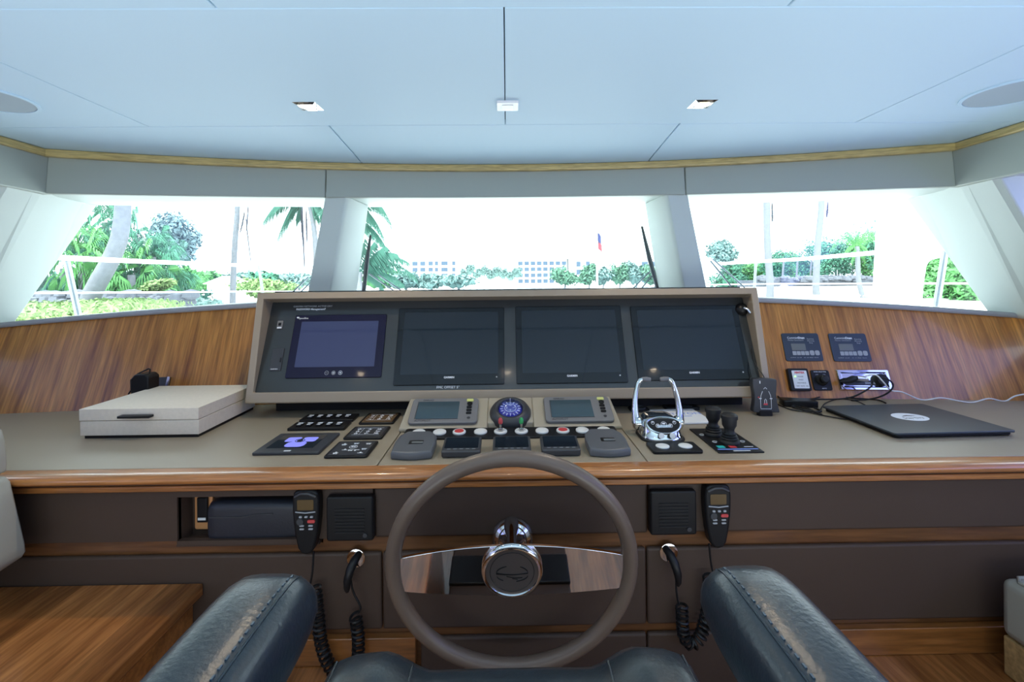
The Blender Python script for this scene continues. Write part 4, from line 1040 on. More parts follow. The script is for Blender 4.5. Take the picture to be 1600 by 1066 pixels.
wall_speaker('square black speaker left of the steering wheel', 548, 809)
wall_speaker('square black speaker right of the steering wheel', 1051, 800)
def mic_socket(label, px, py, s):
    p = at_y(px, py, YP - 0.02)
    t = thing('handset_socket', label, 'socket', (p.x, YP - 0.016, p.z), group='two round chrome sockets')
    m = MB(); m.lathe([(0.025, 0), (0.025, -0.004), (0.018, -0.006), (0, -0.006)], 28, axis='y'); m.obj('flange', chrome, t)
    m = MB(); m.tube([(0.008 * -s, -0.005, 0.012), (0.004 * -s, -0.028, 0.008), (0.003 * s, -0.040, -0.008), (0.010 * s, -0.044, -0.035), (0.012 * s, -0.042, -0.058), (0.012 * s, -0.040, -0.068)], [0.010, 0.0115, 0.0115, 0.0105, 0.008, 0.004], 12); m.obj('plug', black, t, smooth=60)
    return p
mic_socket('chrome socket with black plug left of the wheel', 556, 873, -1)
mic_socket('chrome socket with black plug right of the wheel', 1045, 864, 1)
def coil(name, label, segs_, r_coil=0.0145, turns_per_m=72):
    """segs_: list of (points, coiled?)"""
    m = MB()
    for pts, c_ in segs_:
        P = [Vector(p) for p in pts]; S = []
        for i in range(len(P) - 1):
            p0 = P[max(i - 1, 0)]; p1 = P[i]; p2 = P[i + 1]; p3 = P[min(i + 2, len(P) - 1)]
            for k in range(12):
                u = k / 12; S.append(0.5 * ((2 * p1) + (-p0 + p2) * u + (2 * p0 - 5 * p1 + 4 * p2 - p3) * u * u + (-p0 + 3 * p1 - 3 * p2 + p3) * u ** 3))
        S.append(P[-1])
        if not c_:
            m.tube([tuple(q) for q in S], 0.0028, 8); continue
        Ls = [0]
        for i in range(1, len(S)): Ls.append(Ls[-1] + (S[i] - S[i - 1]).length)
        tot = Ls[-1]; n = int(tot * turns_per_m * 12); path = []; j = 0
        for i in range(n + 1):
            l = tot * i / n
            while j < len(S) - 2 and Ls[j + 1] < l: j += 1
            u = (l - Ls[j]) / max(1e-6, Ls[j + 1] - Ls[j]); q = S[j].lerp(S[j + 1], u)
            tg = (S[j + 1] - S[j]).normalized(); ax = Vector((0, 1, 0)); sd = tg.cross(ax).normalized()
            a = 2 * PI * i / 12
            path.append(tuple(q + (sd * math.cos(a) + ax * math.sin(a)) * r_coil))
        m.tube(path, 0.0036, 5)
    return tag(m.obj(name, black, smooth=60), label, 'cord', 'coiled handset cords')
yc = YP - 0.05
coil('coiled_cord', 'coiled black cord hanging from the left handset to its socket', [
    ([at_y(490, 862, yc), at_y(488, 895, yc), at_y(484, 917, yc)], False),
    ([at_y(492, 918, yc), at_y(497, 960, yc), at_y(502, 1005, yc), at_y(515, 1040, yc), at_y(535, 1060, yc), at_y(556, 1050, yc), at_y(560, 1000, yc), at_y(555, 962, yc)], True),
    ([at_y(560, 958, yc), at_y(563, 948, yc), at_y(552, 925, yc), at_y(548, 905, yc), at_y(548, 897, yc)], False)])
coil('coiled_cord', 'coiled black cord looping from the right handset to its socket', [
    ([at_y(1108, 850, yc), at_y(1111, 880, yc), at_y(1116, 902, yc)], False),
    ([at_y(1108, 900, yc), at_y(1108, 930, yc), at_y(1103, 965, yc), at_y(1094, 995, yc), at_y(1081, 1006, yc), at_y(1069, 995, yc), at_y(1066, 965, yc), at_y(1065, 945, yc)], True),
    ([at_y(1060, 943, yc), at_y(1057, 925, yc), at_y(1056, 895, yc)], False)])

# ------------------------------------------------------------------ steering wheel
tw = R(10)
hub = at_y(800, 886, 1.11)
t = thing('steering_wheel', 'large taupe rimmed steering wheel with chrome spoke', 'steering wheel', (hub.x, 1.11, hub.z), (tw, 0, 0))
RW = 0.289
m = MB(); m.tube([(RW * math.cos(2 * PI * k / 96), 0, RW * math.sin(2 * PI * k / 96)) for k in range(96)], 0.0192, 18, closed=True)
m.obj('rim', mat('rim leather', (0.125, 0.09, 0.068), 0.38, bump=(500, 0.25, 0.0006)), t, smooth=179)
m = MB(); nseg = 24; up = []; dn = []
for k in range(nseg + 1):
    x = -0.272 + 0.544 * k / nseg; c_ = 1 - (x / 0.272) ** 2
    up.append((x, 0.031 + 0.030 * c_)); dn.append((x, -(0.061 + 0.016 * c_)))
m.prism(up + dn[::-1], 'xz', -0.004, 0.004); m.obj('spoke_plate', mat('mirror chrome', (0.80, 0.78, 0.77), 0.03, metal=1.0), t, smooth=30, bevel=0.001)
m = MB(); m.lathe([(0.064, -0.003), (0.072, -0.006), (0.074, -0.012), (0.071, -0.018), (0.064, -0.019), (0.062, -0.015)], 56, axis='y'); m.obj('hub_ring', chrome, t, smooth=60)
m = MB(); m.lathe([(0.063, -0.004), (0.063, -0.0155), (0.0, -0.0175)], 56, axis='y'); cap = m.obj('hub_cap', mat('hub pewter', (0.30, 0.27, 0.25), 0.28, metal=0.85), t, smooth=60)
m = MB(); m.tube([(0.053 * math.cos(k * PI / 24), -0.0162, 0.053 * math.sin(k * PI / 24)) for k in range(48)], 0.0008, 6, closed=True); m.obj('engraved_ring', black, cap)
m = MB()
def cres(pts, ws):
    v = []; n = len(pts)
    for (x, z), w_ in zip([(a * 1.13, b * 1.13) for a, b in pts], ws): v.append((x, -0.0182, z + w_)); v.append((x, -0.0182, z - w_))
    v2 = [(a, -0.0160, c) for a, b, c in v]; N = len(v); f = []
    for i in range(n - 1):
        a = 2 * i; f += [(a, a + 1, a + 3, a + 2), (N + a, N + a + 2, N + a + 3, N + a + 1), (a, a + 2, N + a + 2, N + a), (a + 1, N + a + 1, N + a + 3, a + 3)]
    m.add(v + v2, f)
def arcp(cx_, cz_, rx, rz, a0, a1, n=10): return [(cx_ + rx * math.cos(R(a0 + (a1 - a0) * i / n)), cz_ + rz * math.sin(R(a0 + (a1 - a0) * i / n))) for i in range(n + 1)]
q = 0.0275
cres(arcp(0, -0.002, 0.034, 0.018, 110, 178), [0.0006 + 0.0016 * i / 10 for i in range(11)])
cres(arcp(0, -0.002, 0.034, 0.018, 60, 2), [0.0006 + 0.0014 * i / 10 for i in range(11)])
cres([(-0.034 + 0.068 * i / 12, -0.002 - 0.003 * math.sin(PI * i / 12)) for i in range(13)], [0.0020 - 0.0013 * i / 12 for i in range(13)])
cres(arcp(0, -0.006, 0.033, 0.016, 188, 235), [0.0012 - 0.0006 * i / 10 for i in range(11)])
cres(arcp(0, -0.006, 0.034, 0.016, -8, -75), [0.0014 - 0.0006 * i / 10 for i in range(11)])
cres([(-0.012 + 0.034 * i / 8, -0.009 - 0.004 * math.sin(PI * i / 12)) for i in range(9)], [0.0008] * 9)
cres([(0.0 + 0.012 * i / 6, -0.0145 - 0.002 * i / 6) for i in range(7)], [0.0006] * 7)
m.obj('hub_emblem', black, cap)
m = MB(); m.lathe([(0.017, 0.004), (0.015, 0.02), (0.013, 0.10), (0.020, 0.125), (0.020, 0.155)], 24, axis='y'); m.obj('shaft', chrome, t)
fp = at_y(801, 846, YP - 0.03)
t = thing('wheel_flange', 'round chrome dome flange on the console behind the wheel', 'flange', (fp.x, YP - 0.016, fp.z))
m = MB(); m.lathe([(0.060, 0), (0.059, -0.005), (0.050, -0.020), (0.030, -0.032), (0.018, -0.036), (0.0, -0.037)], 40, axis='y'); m.obj('dome', chrome, t, smooth=179)

# ------------------------------------------------------------------ helm seat
t = thing('helm_chair', 'dark navy leather helm seat with padded armrests', 'chair', (0, 0.25, 0))
def arm(s):
    m = MB(); rings = []
    xc, w0 = s * 0.315, 0.118
    N = 30
    ys = [0.622, 0.619, 0.608, 0.588, 0.556, 0.510, 0.40, 0.25, 0.05, -0.10, -0.13]
    sc = [0.45, 0.70, 0.87, 0.95, 0.99, 1.0, 1.0, 1.0, 1.0, 0.95, 0.5]
    zc0 = EYE - 0.437
    for y, k in zip(ys, sc):
        ring = []
        for j in range(N):
            a = 2 * PI * j / N; ca, sa_ = math.cos(a), math.sin(a)
            ex = 0.62
            px = math.copysign(abs(ca) ** ex, ca) * w0 / 2 * (0.78 + 0.22 * k); pz = math.copysign(abs(sa_) ** ex, sa_) * 0.062
            px += s * (-0.012) * (1 if pz < 0 else 0) * (-pz / 0.062) * -1
            ring.append((xc + px * (1 if k > 0.5 else 0.85), y - 0.25, zc0 + 0.062 * (1 - 1) + pz * k - (1 - k) * 0.012))
        rings.append(ring)
    m.loft(rings)
    ar = m.obj('armrest', navy, t, smooth=179)
    # seam with thread
    m = MB()
    def ztop(off, y):
        k = sc[0]
        for i in range(len(ys) - 1):
            if ys[i] >= y >= ys[i + 1]:
                k = sc[i] + (sc[i + 1] - sc[i]) * (ys[i] - y) / (ys[i] - ys[i + 1])
        u = min(0.98, abs(off) / (w0 / 2 * (0.78 + 0.22 * k)))
        ca = u ** (1 / 0.62); return zc0 + 0.062 * (1 - ca * ca) ** 0.31 * k - (1 - k) * 0.012
    path = []
    for y in [0.612 - i * 0.012 for i in range(52)]:
        path.append((xc - s * 0.036, y - 0.25, ztop(0.036, y) + 0.0004))
    m.tube(path, 0.0015, 6); m.obj('seam', navy, ar)
    m = MB()
    for i in range(50):
        y = 0.600 - i * 0.0115
        m.cbox((xc - s * 0.0295, y - 0.25, ztop(0.0295, y) + 0.0004), (0.0022, 0.0055, 0.0016))
    m.obj('stitching', navy_seam, ar)
    m = MB(); m.tube([(xc + s * 0.0, 0.10 - 0.25, zc0 - 0.05), (xc, 0.05 - 0.25, zc0 - 0.25)], 0.02, 12); m.obj('arm_support', black, ar)
arm(-1); arm(1)
# cushion with raised bolsters
m = MB(); rings = []
zs = EYE - 0.598
NXs = 36
ys = [(0.745, 0.10), (0.742, 0.055), (0.730, 0.022), (0.705, 0.005), (0.66, 0.0), (0.55, 0.004), (0.40, 0.008), (0.10, 0.0), (-0.05, 0.0)]
def topz(x):
    a = abs(x)
    if a < 0.12: return 0.0
    if a < 0.20: u = (a - 0.12) / 0.08; return 0.036 * u * u * (3 - 2 * u)
    if a < 0.245: return 0.036
    u = min(1, (a - 0.245) / 0.045); return 0.036 - 0.05 * u * u
for y, dz in ys:
    ring = []
    for i in range(NXs + 1):
        x = -0.29 + 0.58 * i / NXs
        yy = y - 0.02 * (abs(x) / 0.29) ** 3
        ring.append((x, yy - 0.25, zs + topz(x) - dz))
    ring += [(0.29, y - 0.27, zs - 0.13), (-0.29, y - 0.27, zs - 0.13)]
    rings.append(ring)
m.loft(rings); m.obj('seat_cushion', navy, t, smooth=60)
for s in (-1, 1):
    m = MB(); m.tube([(s * 0.15, 0.737 - 0.25, zs - 0.03), (s * 0.15, 0.70 - 0.25, zs + 0.011), (s * 0.15, 0.60 - 0.25, zs + 0.013)], 0.0016, 6); m.obj('cushion_piping', navy, t)
    m = MB(); m.tube([(s * 0.262, 0.722 - 0.25, zs - 0.010), (s * 0.262, 0.69 - 0.25, zs + 0.026), (s * 0.262, 0.60 - 0.25, zs + 0.028)], 0.0016, 6); m.obj('cushion_piping', navy, t)
m = MB(); m.box(-0.21, 0.21, 0.20, 0.70, 0.27, 0.30); m.box(-0.03, 0.03, 0.0, 0.22, 0.24, 0.275); fr_ = m.obj('reflection_plate', leather_shaded, t, bevel=0.006)  # unseen footrest plate added for the chrome spoke to mirror
m = MB(); m.box(-0.212, 0.212, 0.42, 0.53, 0.295, 0.312); m.obj('reflection_band', black, fr_, bevel=0.004)  # black band added for the same mirror image
m = MB(); m.box(-0.28, 0.28, 0.0 - 0.25, 0.66 - 0.25, zs - 0.17, zs - 0.13); m.obj('seat_pan', black, t)
m = MB(); m.M = Matrix.Translation((0, 0.10, 0)); m.lathe([(0.20, 0), (0.20, 0.02), (0.06, 0.04), (0.05, zs - 0.17)], 32); m.obj('pedestal', chrome_soft, t)

# ================================================================== outside
ZG = -0.2
def leafmat(name, c, v=0.35):
    return mat(name, c, 0.7, var=(0.9, v), spec=0.2)
leaf_mint = leafmat('sea green leaves', (0.075, 0.225, 0.145))
leaf_palm = leafmat('palm leaves', (0.035, 0.12, 0.085))
leaf_green = leafmat('bright green leaves', (0.11, 0.30, 0.10))
leaf_yel = leafmat('yellow green leaves', (0.22, 0.33, 0.13))
leaf_blue = leafmat('silver blue leaves', (0.20, 0.29, 0.32))
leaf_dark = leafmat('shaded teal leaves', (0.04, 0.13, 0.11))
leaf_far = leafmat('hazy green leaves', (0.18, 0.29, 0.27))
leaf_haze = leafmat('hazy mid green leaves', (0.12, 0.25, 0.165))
bark = mat('palm bark', (0.17, 0.18, 0.205), 0.85, var=(9, 0.3), bump=(14, 0.5, 0.02))
bark_pale = mat('pale palm bark', (0.16, 0.17, 0.19), 0.85, var=(9, 0.15), bump=(14, 0.5, 0.02))
dead = mat('dry frond', (0.06, 0.06, 0.085), 0.9)
sand = mat('pale shell ground', (0.72, 0.71, 0.66), 0.9, var=(0.3, 0.12))
stucco = mat('white stucco', (0.70, 0.71, 0.72), 0.8)
win_dark = mat('shaded balcony', (0.045, 0.08, 0.13), 0.5)
rockm = mat('rip rap', (0.11, 0.12, 0.145), 0.9, var=(5, 0.6))

g = MB(); g.box(-500, 500, 10, 900, ZG - 0.3, ZG); struct(g.obj('ground', sand))
g = MB(); g.prism([(9.0, 13), (40, 13), (40, 36), (17, 36)], 'xy', ZG, EYE - 0.62); g.prism([(4.3, 8), (40, 8), (40, 13), (9.0, 13)], 'xy', ZG, EYE - 0.66); struct(g.obj('sand_bank', sand))
g = MB(); g.box(-26, 60, 20, 118, ZG + 0.001, ZG + 0.02)
struct(g.obj('water', mat('bright water', (0.30, 0.36, 0.38), 0.12, bump=(3, 0.4, 0.05))))
g = MB(); g.prism([(-3.0, 2.45), (3.0, 2.45), (2.7, 5.0), (1.7, 8.0), (0.0, 10.0), (-1.7, 8.0), (-2.7, 5.0)], 'xy', 0.6, 1.02)
struct(g.obj('foredeck', gel))
g = MB(); g.box(-2.3, 2.3, -3.05, 2.46, ZC + 0.06, ZC + 0.12); g.prism([(-2.3, 2.40), (2.3, 2.40), (2.2, 2.62), (0, 2.8), (-2.2, 2.62)], 'xy', EYE + 0.49, EYE + 0.57)
struct(g.obj('roof_top', gel))
g = MB(); g.box(2.8, 5.2, 2.6, 5.2, ZG, 0.62); struct(g.obj('side_deck', gel))
g = MB(); g.box(-3.0, 3.0, 2.34, 2.6, 0.0, 1.25); struct(g.obj('deck_coaming', gel))

def rail(label, pts, st, lower):
    t = thing('bow_railing', label, 'railing', at_y(pts[0][0], pts[0][1], pts[0][2]), group=None)
    mi = Matrix.Translation(-t.location)
    m = MB(); m.M = mi; m.tube([tuple(at_y(*p)) for p in pts], 0.019, 10); m.obj('top_rail', gel, t, smooth=60)
    m = MB(); m.M = mi; m.tube([tuple(at_y(*p)) for p in lower], 0.007, 8); m.obj('lower_rail', gel, t, smooth=60)
    for a, b, Y in st:
        p = at_y(a[0], a[1], Y); q = at_y(b[0], b[1], Y); q = p + (q - p) * ((p.z - 1.0) / (p.z - q.z))
        m = MB(); m.M = mi; m.tube([tuple(p), tuple(q)], 0.020 if Y < 4 else 0.016, 10); m.obj('stanchion', steel, t)
rail('white bow railing crossing the left window', [(60, 400, 3.05), (97, 403, 3.2), (230, 409, 4.0), (340, 413, 5.0), (480, 420, 6.6)],
     [((103, 403), (122, 490), 3.25), ((404, 415), (411, 460), 5.6)], [(45, 458, 3.1), (230, 457, 4.0), (480, 455, 6.6)])
rail('white bow railing crossing the right window', [(1500, 386, 3.0), (1475, 388, 3.15), (1380, 394, 3.7), (1250, 405, 4.9), (1110, 413, 6.4)],
     [((1477, 392), (1463, 480), 3.1), ((1181, 412), (1178, 458), 5.6)], [(1525, 443, 3.0), (1400, 443, 3.7), (1180, 444, 5.4), (1110, 445, 6.4)])
def wiper(label, blade, arms, Y):
    o = at_y(*arms[0][1], Y); t = thing('windscreen_wiper', label, 'wiper', o); mi = Matrix.Translation(-o)
    for a, b in arms:
        m = MB(); m.M = mi; m.tube([tuple(at_y(a[0], a[1], Y + 0.05)), tuple(at_y(b[0], b[1], Y))], 0.004, 6); m.obj('arm', steel, t)
    if blade:
        m = MB(); m.M = mi; m.tube([tuple(at_y(blade[0][0], blade[0][1], Y + 0.10)), tuple(at_y((blade[0][0] + blade[1][0]) / 2 - 1, (blade[0][1] + blade[1][1]) / 2, Y + 0.05)), tuple(at_y(blade[1][0], blade[1][1], Y))], [0.006, 0.012, 0.010], 6); m.obj('blade', black_soft, t)
wiper('windscreen wiper at the left end of the centre window', ((579, 368), (568, 460)), [((577, 428), (626, 462)), ((592, 430), (638, 462))], 2.28)
wiper('windscreen wiper at the right end of the centre window', ((1003, 354), (1028, 452)), [((1016, 424), (984, 456)), ((1028, 420), (998, 456))], 2.28)
wiper('double wiper arm at the right edge of the left window', None, [((482, 433), (452, 462)), ((487, 440), (464, 462))], 2.25)
wiper('double wiper arm at the left edge of the right window', None, [((1110, 408), (1146, 452)), ((1114, 405), (1164, 450))], 2.25)
# white wing with an arched opening beyond the right window
Yw = 4.4
o = at_y(1420, 400, Yw); t = thing('boat_superstructure', 'white boat side wing with arched opening beyond the right window', 'boat part', (o.x, Yw, 1.0))
W_ = lambda x, y: (at_y(x, y, Yw).x - o.x, at_y(x, y, Yw).z - 1.0)
arch = [W_(1441, 470)] + [W_(1443, 445)] + [W_(1446 + 14 * (1 - math.cos(k * PI / 12)), 425 - 20 * math.sin(k * PI / 12)) for k in range(0, 7)] + [W_(1478, 400)]
m = MB()
left = [W_(1387, 280), W_(1385, 335), W_(1378, 470), W_(1376, 600)]
m.prism([left[0], left[1], left[2], left[3], W_(1441, 600)] + arch[0:2] + arch[2:] + [W_(1482, 372), W_(1457, 371), W_(1466, 280)], 'xz', 0, 0.12)
m.obj('wing', gel, t)
m = MB(); m.prism([W_(1441, 600)] + arch[0:2] + arch[2:9] + [W_(1470, 402), W_(1459, 412), W_(1454, 440), W_(1452, 600)], 'xz', 0.12, 0.5); m.obj('arch_return', gel, t)

# ---------------------------------------------------------------- plants
def leaf_quads(m, c, n, rad, size, seed, mi=0, flat=0.0, shell=0.55):
    rr = random.Random(seed)
    for _ in range(n):
        d = Vector((rr.gauss(0, 1), rr.gauss(0, 1), rr.gauss(0, 1))).normalized()
        u = shell + (1 - shell) * rr.random()
        p = Vector((c[0] + d.x * rad[0] * u, c[1] + d.y * rad[1] * u, c[2] + d.z * rad[2] * u))
        nrm = (d + Vector((rr.gauss(0, .6), rr.gauss(0, .6), rr.gauss(0, .6) + 0.4))).normalized()
        a = nrm.orthogonal().normalized(); a = (Matrix.Rotation(rr.random() * 6.28, 3, nrm) @ a); b = nrm.cross(a)
        s = size * (0.6 + 0.8 * rr.random())
        m.add([p - a * s, p - b * s * 0.38 + nrm * s * 0.1, p + a * s, p + b * s * 0.38 + nrm * s * 0.1], [(0, 1, 2, 3)], mi)
def blobs(m, w_, h_, d_, n, size, seed, k=10):
    rr = random.Random(seed)
    for i in range(k):
        cx_ = (rr.random() - 0.5) * w_ * 0.6; cz = h_ * (0.25 + 0.5 * rr.random()); cy_ = (rr.random() - 0.5) * d_ * 0.5
        f = 0.22 + 0.18 * rr.random()
        leaf_quads(m, (cx_, cy_, cz), n // k, (w_ * f, d_ * f, h_ * f * 0.9), size, seed * 31 + i, shell=0.3)
def bush(name, label, cat, x0, x1, ytop, ybot, Y, lm, n=1400, size=None, group=None, seed=1, trunk=True):
    n = int(n * (2.4 if Y < 62 else 1.5))
    a = at_y(x0, ytop, Y); b = at_y(x1, ybot, Y); w_ = b.x - a.x
    zb_ = ZG; ht = a.z - zb_; fol_b = max(b.z, zb_)
    t = thing(name, label, cat, ((a.x + b.x) / 2, Y, zb_), group=group)
    h_ = a.z - fol_b
    m = MB(); m.M = Matrix.Translation((0, 0, fol_b - zb_)); blobs(m, w_, h_, w_ * 0.8, n, (size or w_ * 0.07) * 0.72, seed)
    # solid inner mass so the crown is not see-through
    m.M = Matrix.Translation((0, 0, fol_b - zb_))
    for k, (fx, fz) in enumerate(() if Y < 62 else ((-0.26, 0.40), (0.0, 0.5), (0.25, 0.42), (0.05, 0.25), (-0.12, 0.25))):
        m.lathe([(0.02, -0.25 * h_), (0.09 * w_, -0.16 * h_), (0.14 * w_, 0), (0.10 * w_, 0.14 * h_), (0.02, 0.2 * h_)], 9, c=(fx * w_, 0, fz * h_))
    m.obj('foliage', lm, t, smooth=0)
    if trunk or fol_b > zb_ + 0.1:
        m = MB(); m.tube([(0, 0, 0), (0.03 * w_, 0, (fol_b - zb_) * 0.6 + 0.1), (0, 0, fol_b - zb_ + h_ * 0.4)], [max(0.05, w_ * 0.035)] * 2 + [max(0.03, w_ * 0.02)], 8); m.obj('trunk', bark, t, smooth=60)
    return t
def frond_geo(m, p0, p1, arch, leaf, seed=0, nl=26, hang=0.9, w=0.036):
    rr = random.Random(seed); p0 = Vector(p0); p1 = Vector(p1); up = Vector((0, 0, 1)); L = (p1 - p0).length
    pts = [p0.lerp(p1, i / 12) + up * arch * 4 * (i / 12) * (1 - i / 12) for i in range(13)]
    nl = nl * 2
    m.tube([tuple(p) for p in pts], [0.015 * L / 2 * (1 - 0.8 * i / 12) + 0.003 for i in range(13)], 5)
    for i in range(nl):
        u = 0.12 + 0.88 * i / nl; k = min(11, int(u * 12)); p = pts[k].lerp(pts[k + 1], u * 12 - k); tg = (pts[k + 1] - pts[k]).normalized()
        side = tg.cross(up).normalized(); ll = leaf * (0.55 + 0.6 * math.sin(PI * min(1, u * 0.9 + 0.1))) * (0.85 + 0.3 * rr.random())
        for s in (-1, 1):
            d = (side * s * (1 - hang * 0.6) + tg * 0.55 - up * hang * (0.8 + 0.3 * rr.random())).normalized()
            e = p + d * ll; wd = tg * w * leaf
            m.add([p - wd, p + wd, p + d * ll * 0.6 + wd * 0.8, e, p + d * ll * 0.6 - wd * 0.8], [(0, 1, 2, 3, 4)])
def palm(name, label, trunk_px, Y, r_, crown, fronds, lm=leaf_palm, bm_=bark, dry=(), leaf=0.5, group=None, auto=0, alen=2.0, nl=26):
    top = at_y(trunk_px[0][0], trunk_px[0][1], Y) if crown is None else at_y(crown[0], crown[1], Y)
    pts = [top] + [at_y(px, py, Y) for px, py in trunk_px]
    e = pts[-1].copy(); e.z = ZG
    e.x += (pts[-1].x - pts[-2].x) / max(0.05, (pts[-2].z - pts[-1].z)) * (pts[-1].z - ZG) * 0.5
    pts.append(e); base = e
    t = thing(name, label, 'palm tree', base, group=group); mi = Matrix.Translation(-base)
    S = []
    for i in range(len(pts) - 1):
        p0 = pts[max(i - 1, 0)]; p1 = pts[i]; p2 = pts[i + 1]; p3 = pts[min(i + 2, len(pts) - 1)]
        for k in range(5):
            u = k / 5; S.append(0.5 * ((2 * p1) + (-p0 + p2) * u + (2 * p0 - 5 * p1 + 4 * p2 - p3) * u * u + (-p0 + 3 * p1 - 3 * p2 + p3) * u ** 3))
    S.append(pts[-1])
    m = MB(); m.M = mi; m.tube([tuple(p) for p in S], [r_ * (0.85 + 0.25 * i / len(S)) for i in range(len(S))], 12); m.obj('trunk', bm_, t, smooth=60)
    for k, f in enumerate(fronds):
        m = MB(); m.M = mi; q = at_y(f[0], f[1], Y + (f[3] if len(f) > 3 else 0)); frond_geo(m, top, q, f[2], leaf, k, nl); m.obj('frond', lm, t, smooth=0)
    for k in range(auto):
        a = 2 * PI * k / auto + 0.3; m = MB(); m.M = mi
        q = top + Vector((math.cos(a) * alen, math.sin(a) * alen, alen * (0.35 if k % 2 else 0.05))); frond_geo(m, top, q, alen * 0.25, leaf, k, nl); m.obj('frond', lm, t, smooth=0)
    for k, f in enumerate(dry):
        m = MB(); m.M = mi; frond_geo(m, at_y(f[0], f[1], Y), at_y(f[2], f[3], Y), 0, leaf * 0.45, k, 14, 1.0, 0.16); m.obj('dry_frond', dead, t, smooth=0)
    return t
def fan_palm(label, px, py, Y, size, lm, seed, group):
    top = at_y(px, py, Y); rr = random.Random(seed)
    t = thing('fan_palm', label, 'palm tree', (top.x, Y, ZG), group=group); hz = top.z - ZG
    m = MB()
    for k in range(46):
        a = rr.random() * 2 * PI; el = R(-75 + 150 * rr.random()); d = Vector((math.cos(a) * math.cos(el), math.sin(a) * math.cos(el), math.sin(el)))
        c = Vector((0, 0, hz)) + d * size * (0.35 + 0.5 * rr.random()); side = d.orthogonal().normalized(); up2 = d.cross(side)
        L = size * 0.42
        for j in range(15):
            b = R(-100 + 200 * j / 14); v = (d * math.cos(b) + (side if k % 2 else up2) * math.sin(b)).normalized(); w2 = d.cross(v); w2 = (w2.normalized() if w2.length > 0.01 else side) * L * 0.05
            tip = c + v * L + Vector((0, 0, -L * 0.55)); mid_ = c + v * L * 0.6
            m.add([c, mid_ + w2, tip, mid_ - w2], [(0, 1, 2, 3)])
    m.obj('fan_fronds', lm, t, smooth=0)
    m = MB(); m.tube([(0, 0, 0), (0.05, 0, hz * 0.5), (0, 0, hz)], size * 0.09, 8); m.obj('trunk', bark, t, smooth=60)

# left: leaning palm, fan palms, silver tree, hedges
palm('leaning_palm', 'thick grey leaning palm trunk in the left window', [(192, 318), (190, 350), (184, 380), (170, 412), (150, 448), (138, 480)], 9.0, 0.15, (193, 255), [], auto=9, alen=2.2, leaf=0.6)
FP = [(140, 360, 15, 1.25, leaf_mint), (128, 405, 13.5, 1.15, leaf_green), (165, 348, 17, 1.2, leaf_mint), (160, 425, 14.5, 1.1, leaf_mint), (213, 372, 15.5, 1.2, leaf_mint),
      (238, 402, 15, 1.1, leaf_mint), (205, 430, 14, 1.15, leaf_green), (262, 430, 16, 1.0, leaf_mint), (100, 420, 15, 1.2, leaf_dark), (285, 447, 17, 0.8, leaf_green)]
wh = ['topmost at the left', 'yellowish one beside the pillar', 'behind the leaning trunk top', 'low behind the leaning trunk', 'top one right of the leaning trunk', 'in the middle right of the leaning trunk',
      'low one right of the leaning trunk', 'below the silver tree', 'darkest beside the left pillar', 'rightmost low one of the grove']
for k, (px, py, Y, s, lm) in enumerate(FP): fan_palm('bushy fan palm of the left grove, ' + wh[k], px, py, Y, s, lm, k + 3, 'fan palms in the left grove')
t = bush('silver_tree', 'silver blue leafy tree at the right end of the left grove', 'tree', 232, 308, 332, 425, 18, leaf_blue, 1500, 0.17, seed=5)
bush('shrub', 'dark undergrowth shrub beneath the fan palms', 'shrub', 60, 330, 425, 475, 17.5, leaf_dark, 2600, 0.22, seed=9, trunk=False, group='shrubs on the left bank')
bush('shrub', 'small yellow green rounded shrub beside the leaning trunk', 'shrub', 222, 266, 436, 462, 12, leaf_yel, 500, 0.10, seed=11, trunk=False)
bush('shrub', 'bright green shrub right of the grove over the thin rail', 'shrub', 262, 305, 415, 455, 24, leaf_green, 700, 0.2, seed=12, trunk=False)
bush('hedge', 'light green hedge along the bottom of the left window', 'hedge', -60, 240, 468, 510, 8.5, leaf_yel, 5200, 0.075, seed=13, trunk=False)
bush('hedge', 'thin grey green hedge bottom centre of the left window', 'hedge', 215, 330, 461, 485, 11.5, leaf_far, 1800, 0.08, seed=14, trunk=False)
m = MB(); rr = random.Random(4)
for k in range(260):
    px = 40 + 260 * rr.random(); Y = 10.5 + rr.random() * 3.0; p = at_y(px, 460 + 12 * rr.random(), Y)
    s = 0.10 + 0.12 * rr.random(); m.lathe([(0.01, -s * 0.7), (s, -s * 0.3), (s * 0.8, s * 0.4), (0.01, s * 0.6)], 6, c=(p.x, p.y, p.z))
m.box(at_y(35, 470, 12).x, at_y(320, 470, 14).x, 11, 14, ZG, at_y(100, 472, 12).z)
tag(m.obj('rock_bank', rockm, smooth=0), 'grey rock bank below the fan palms', 'rocks', None, 'stuff')
# middle of the left window
m_ = palm('tall_palm', 'straight grey palm trunk near the middle of the left window', [(371, 318), (367, 380), (364, 450)], 20.0, 0.115, (372, 170), [], auto=8, alen=2.2, leaf=0.5, dry=((388, 315, 385, 360), (384, 340, 393, 416), (383, 325, 375, 362)))
palm('coconut_palm', 'coconut palm with drooping fronds beside the left centre pillar', [(486, 330), (492, 370), (494, 420)], 18, 0.10, (478, 305),
     [(411, 348, 0.45), (433, 376, 0.40), (455, 330, 0.5), (500, 345, 0.3), (515, 352, 0.3), (530, 330, 0.4), (440, 290, 0.4), (510, 270, 0.3), (480, 250, 0.2), (462, 345, 0.25)], bm_=bark_pale,
     dry=((472, 318, 476, 420), (478, 318, 480, 378), (470, 318, 474, 380)), leaf=0.72)
bush('shrub', 'yellow green shrub under the rail at the right of the left window', 'shrub', 375, 475, 434, 466, 30, leaf_yel, 2000, 0.22, seed=21, trunk=False)
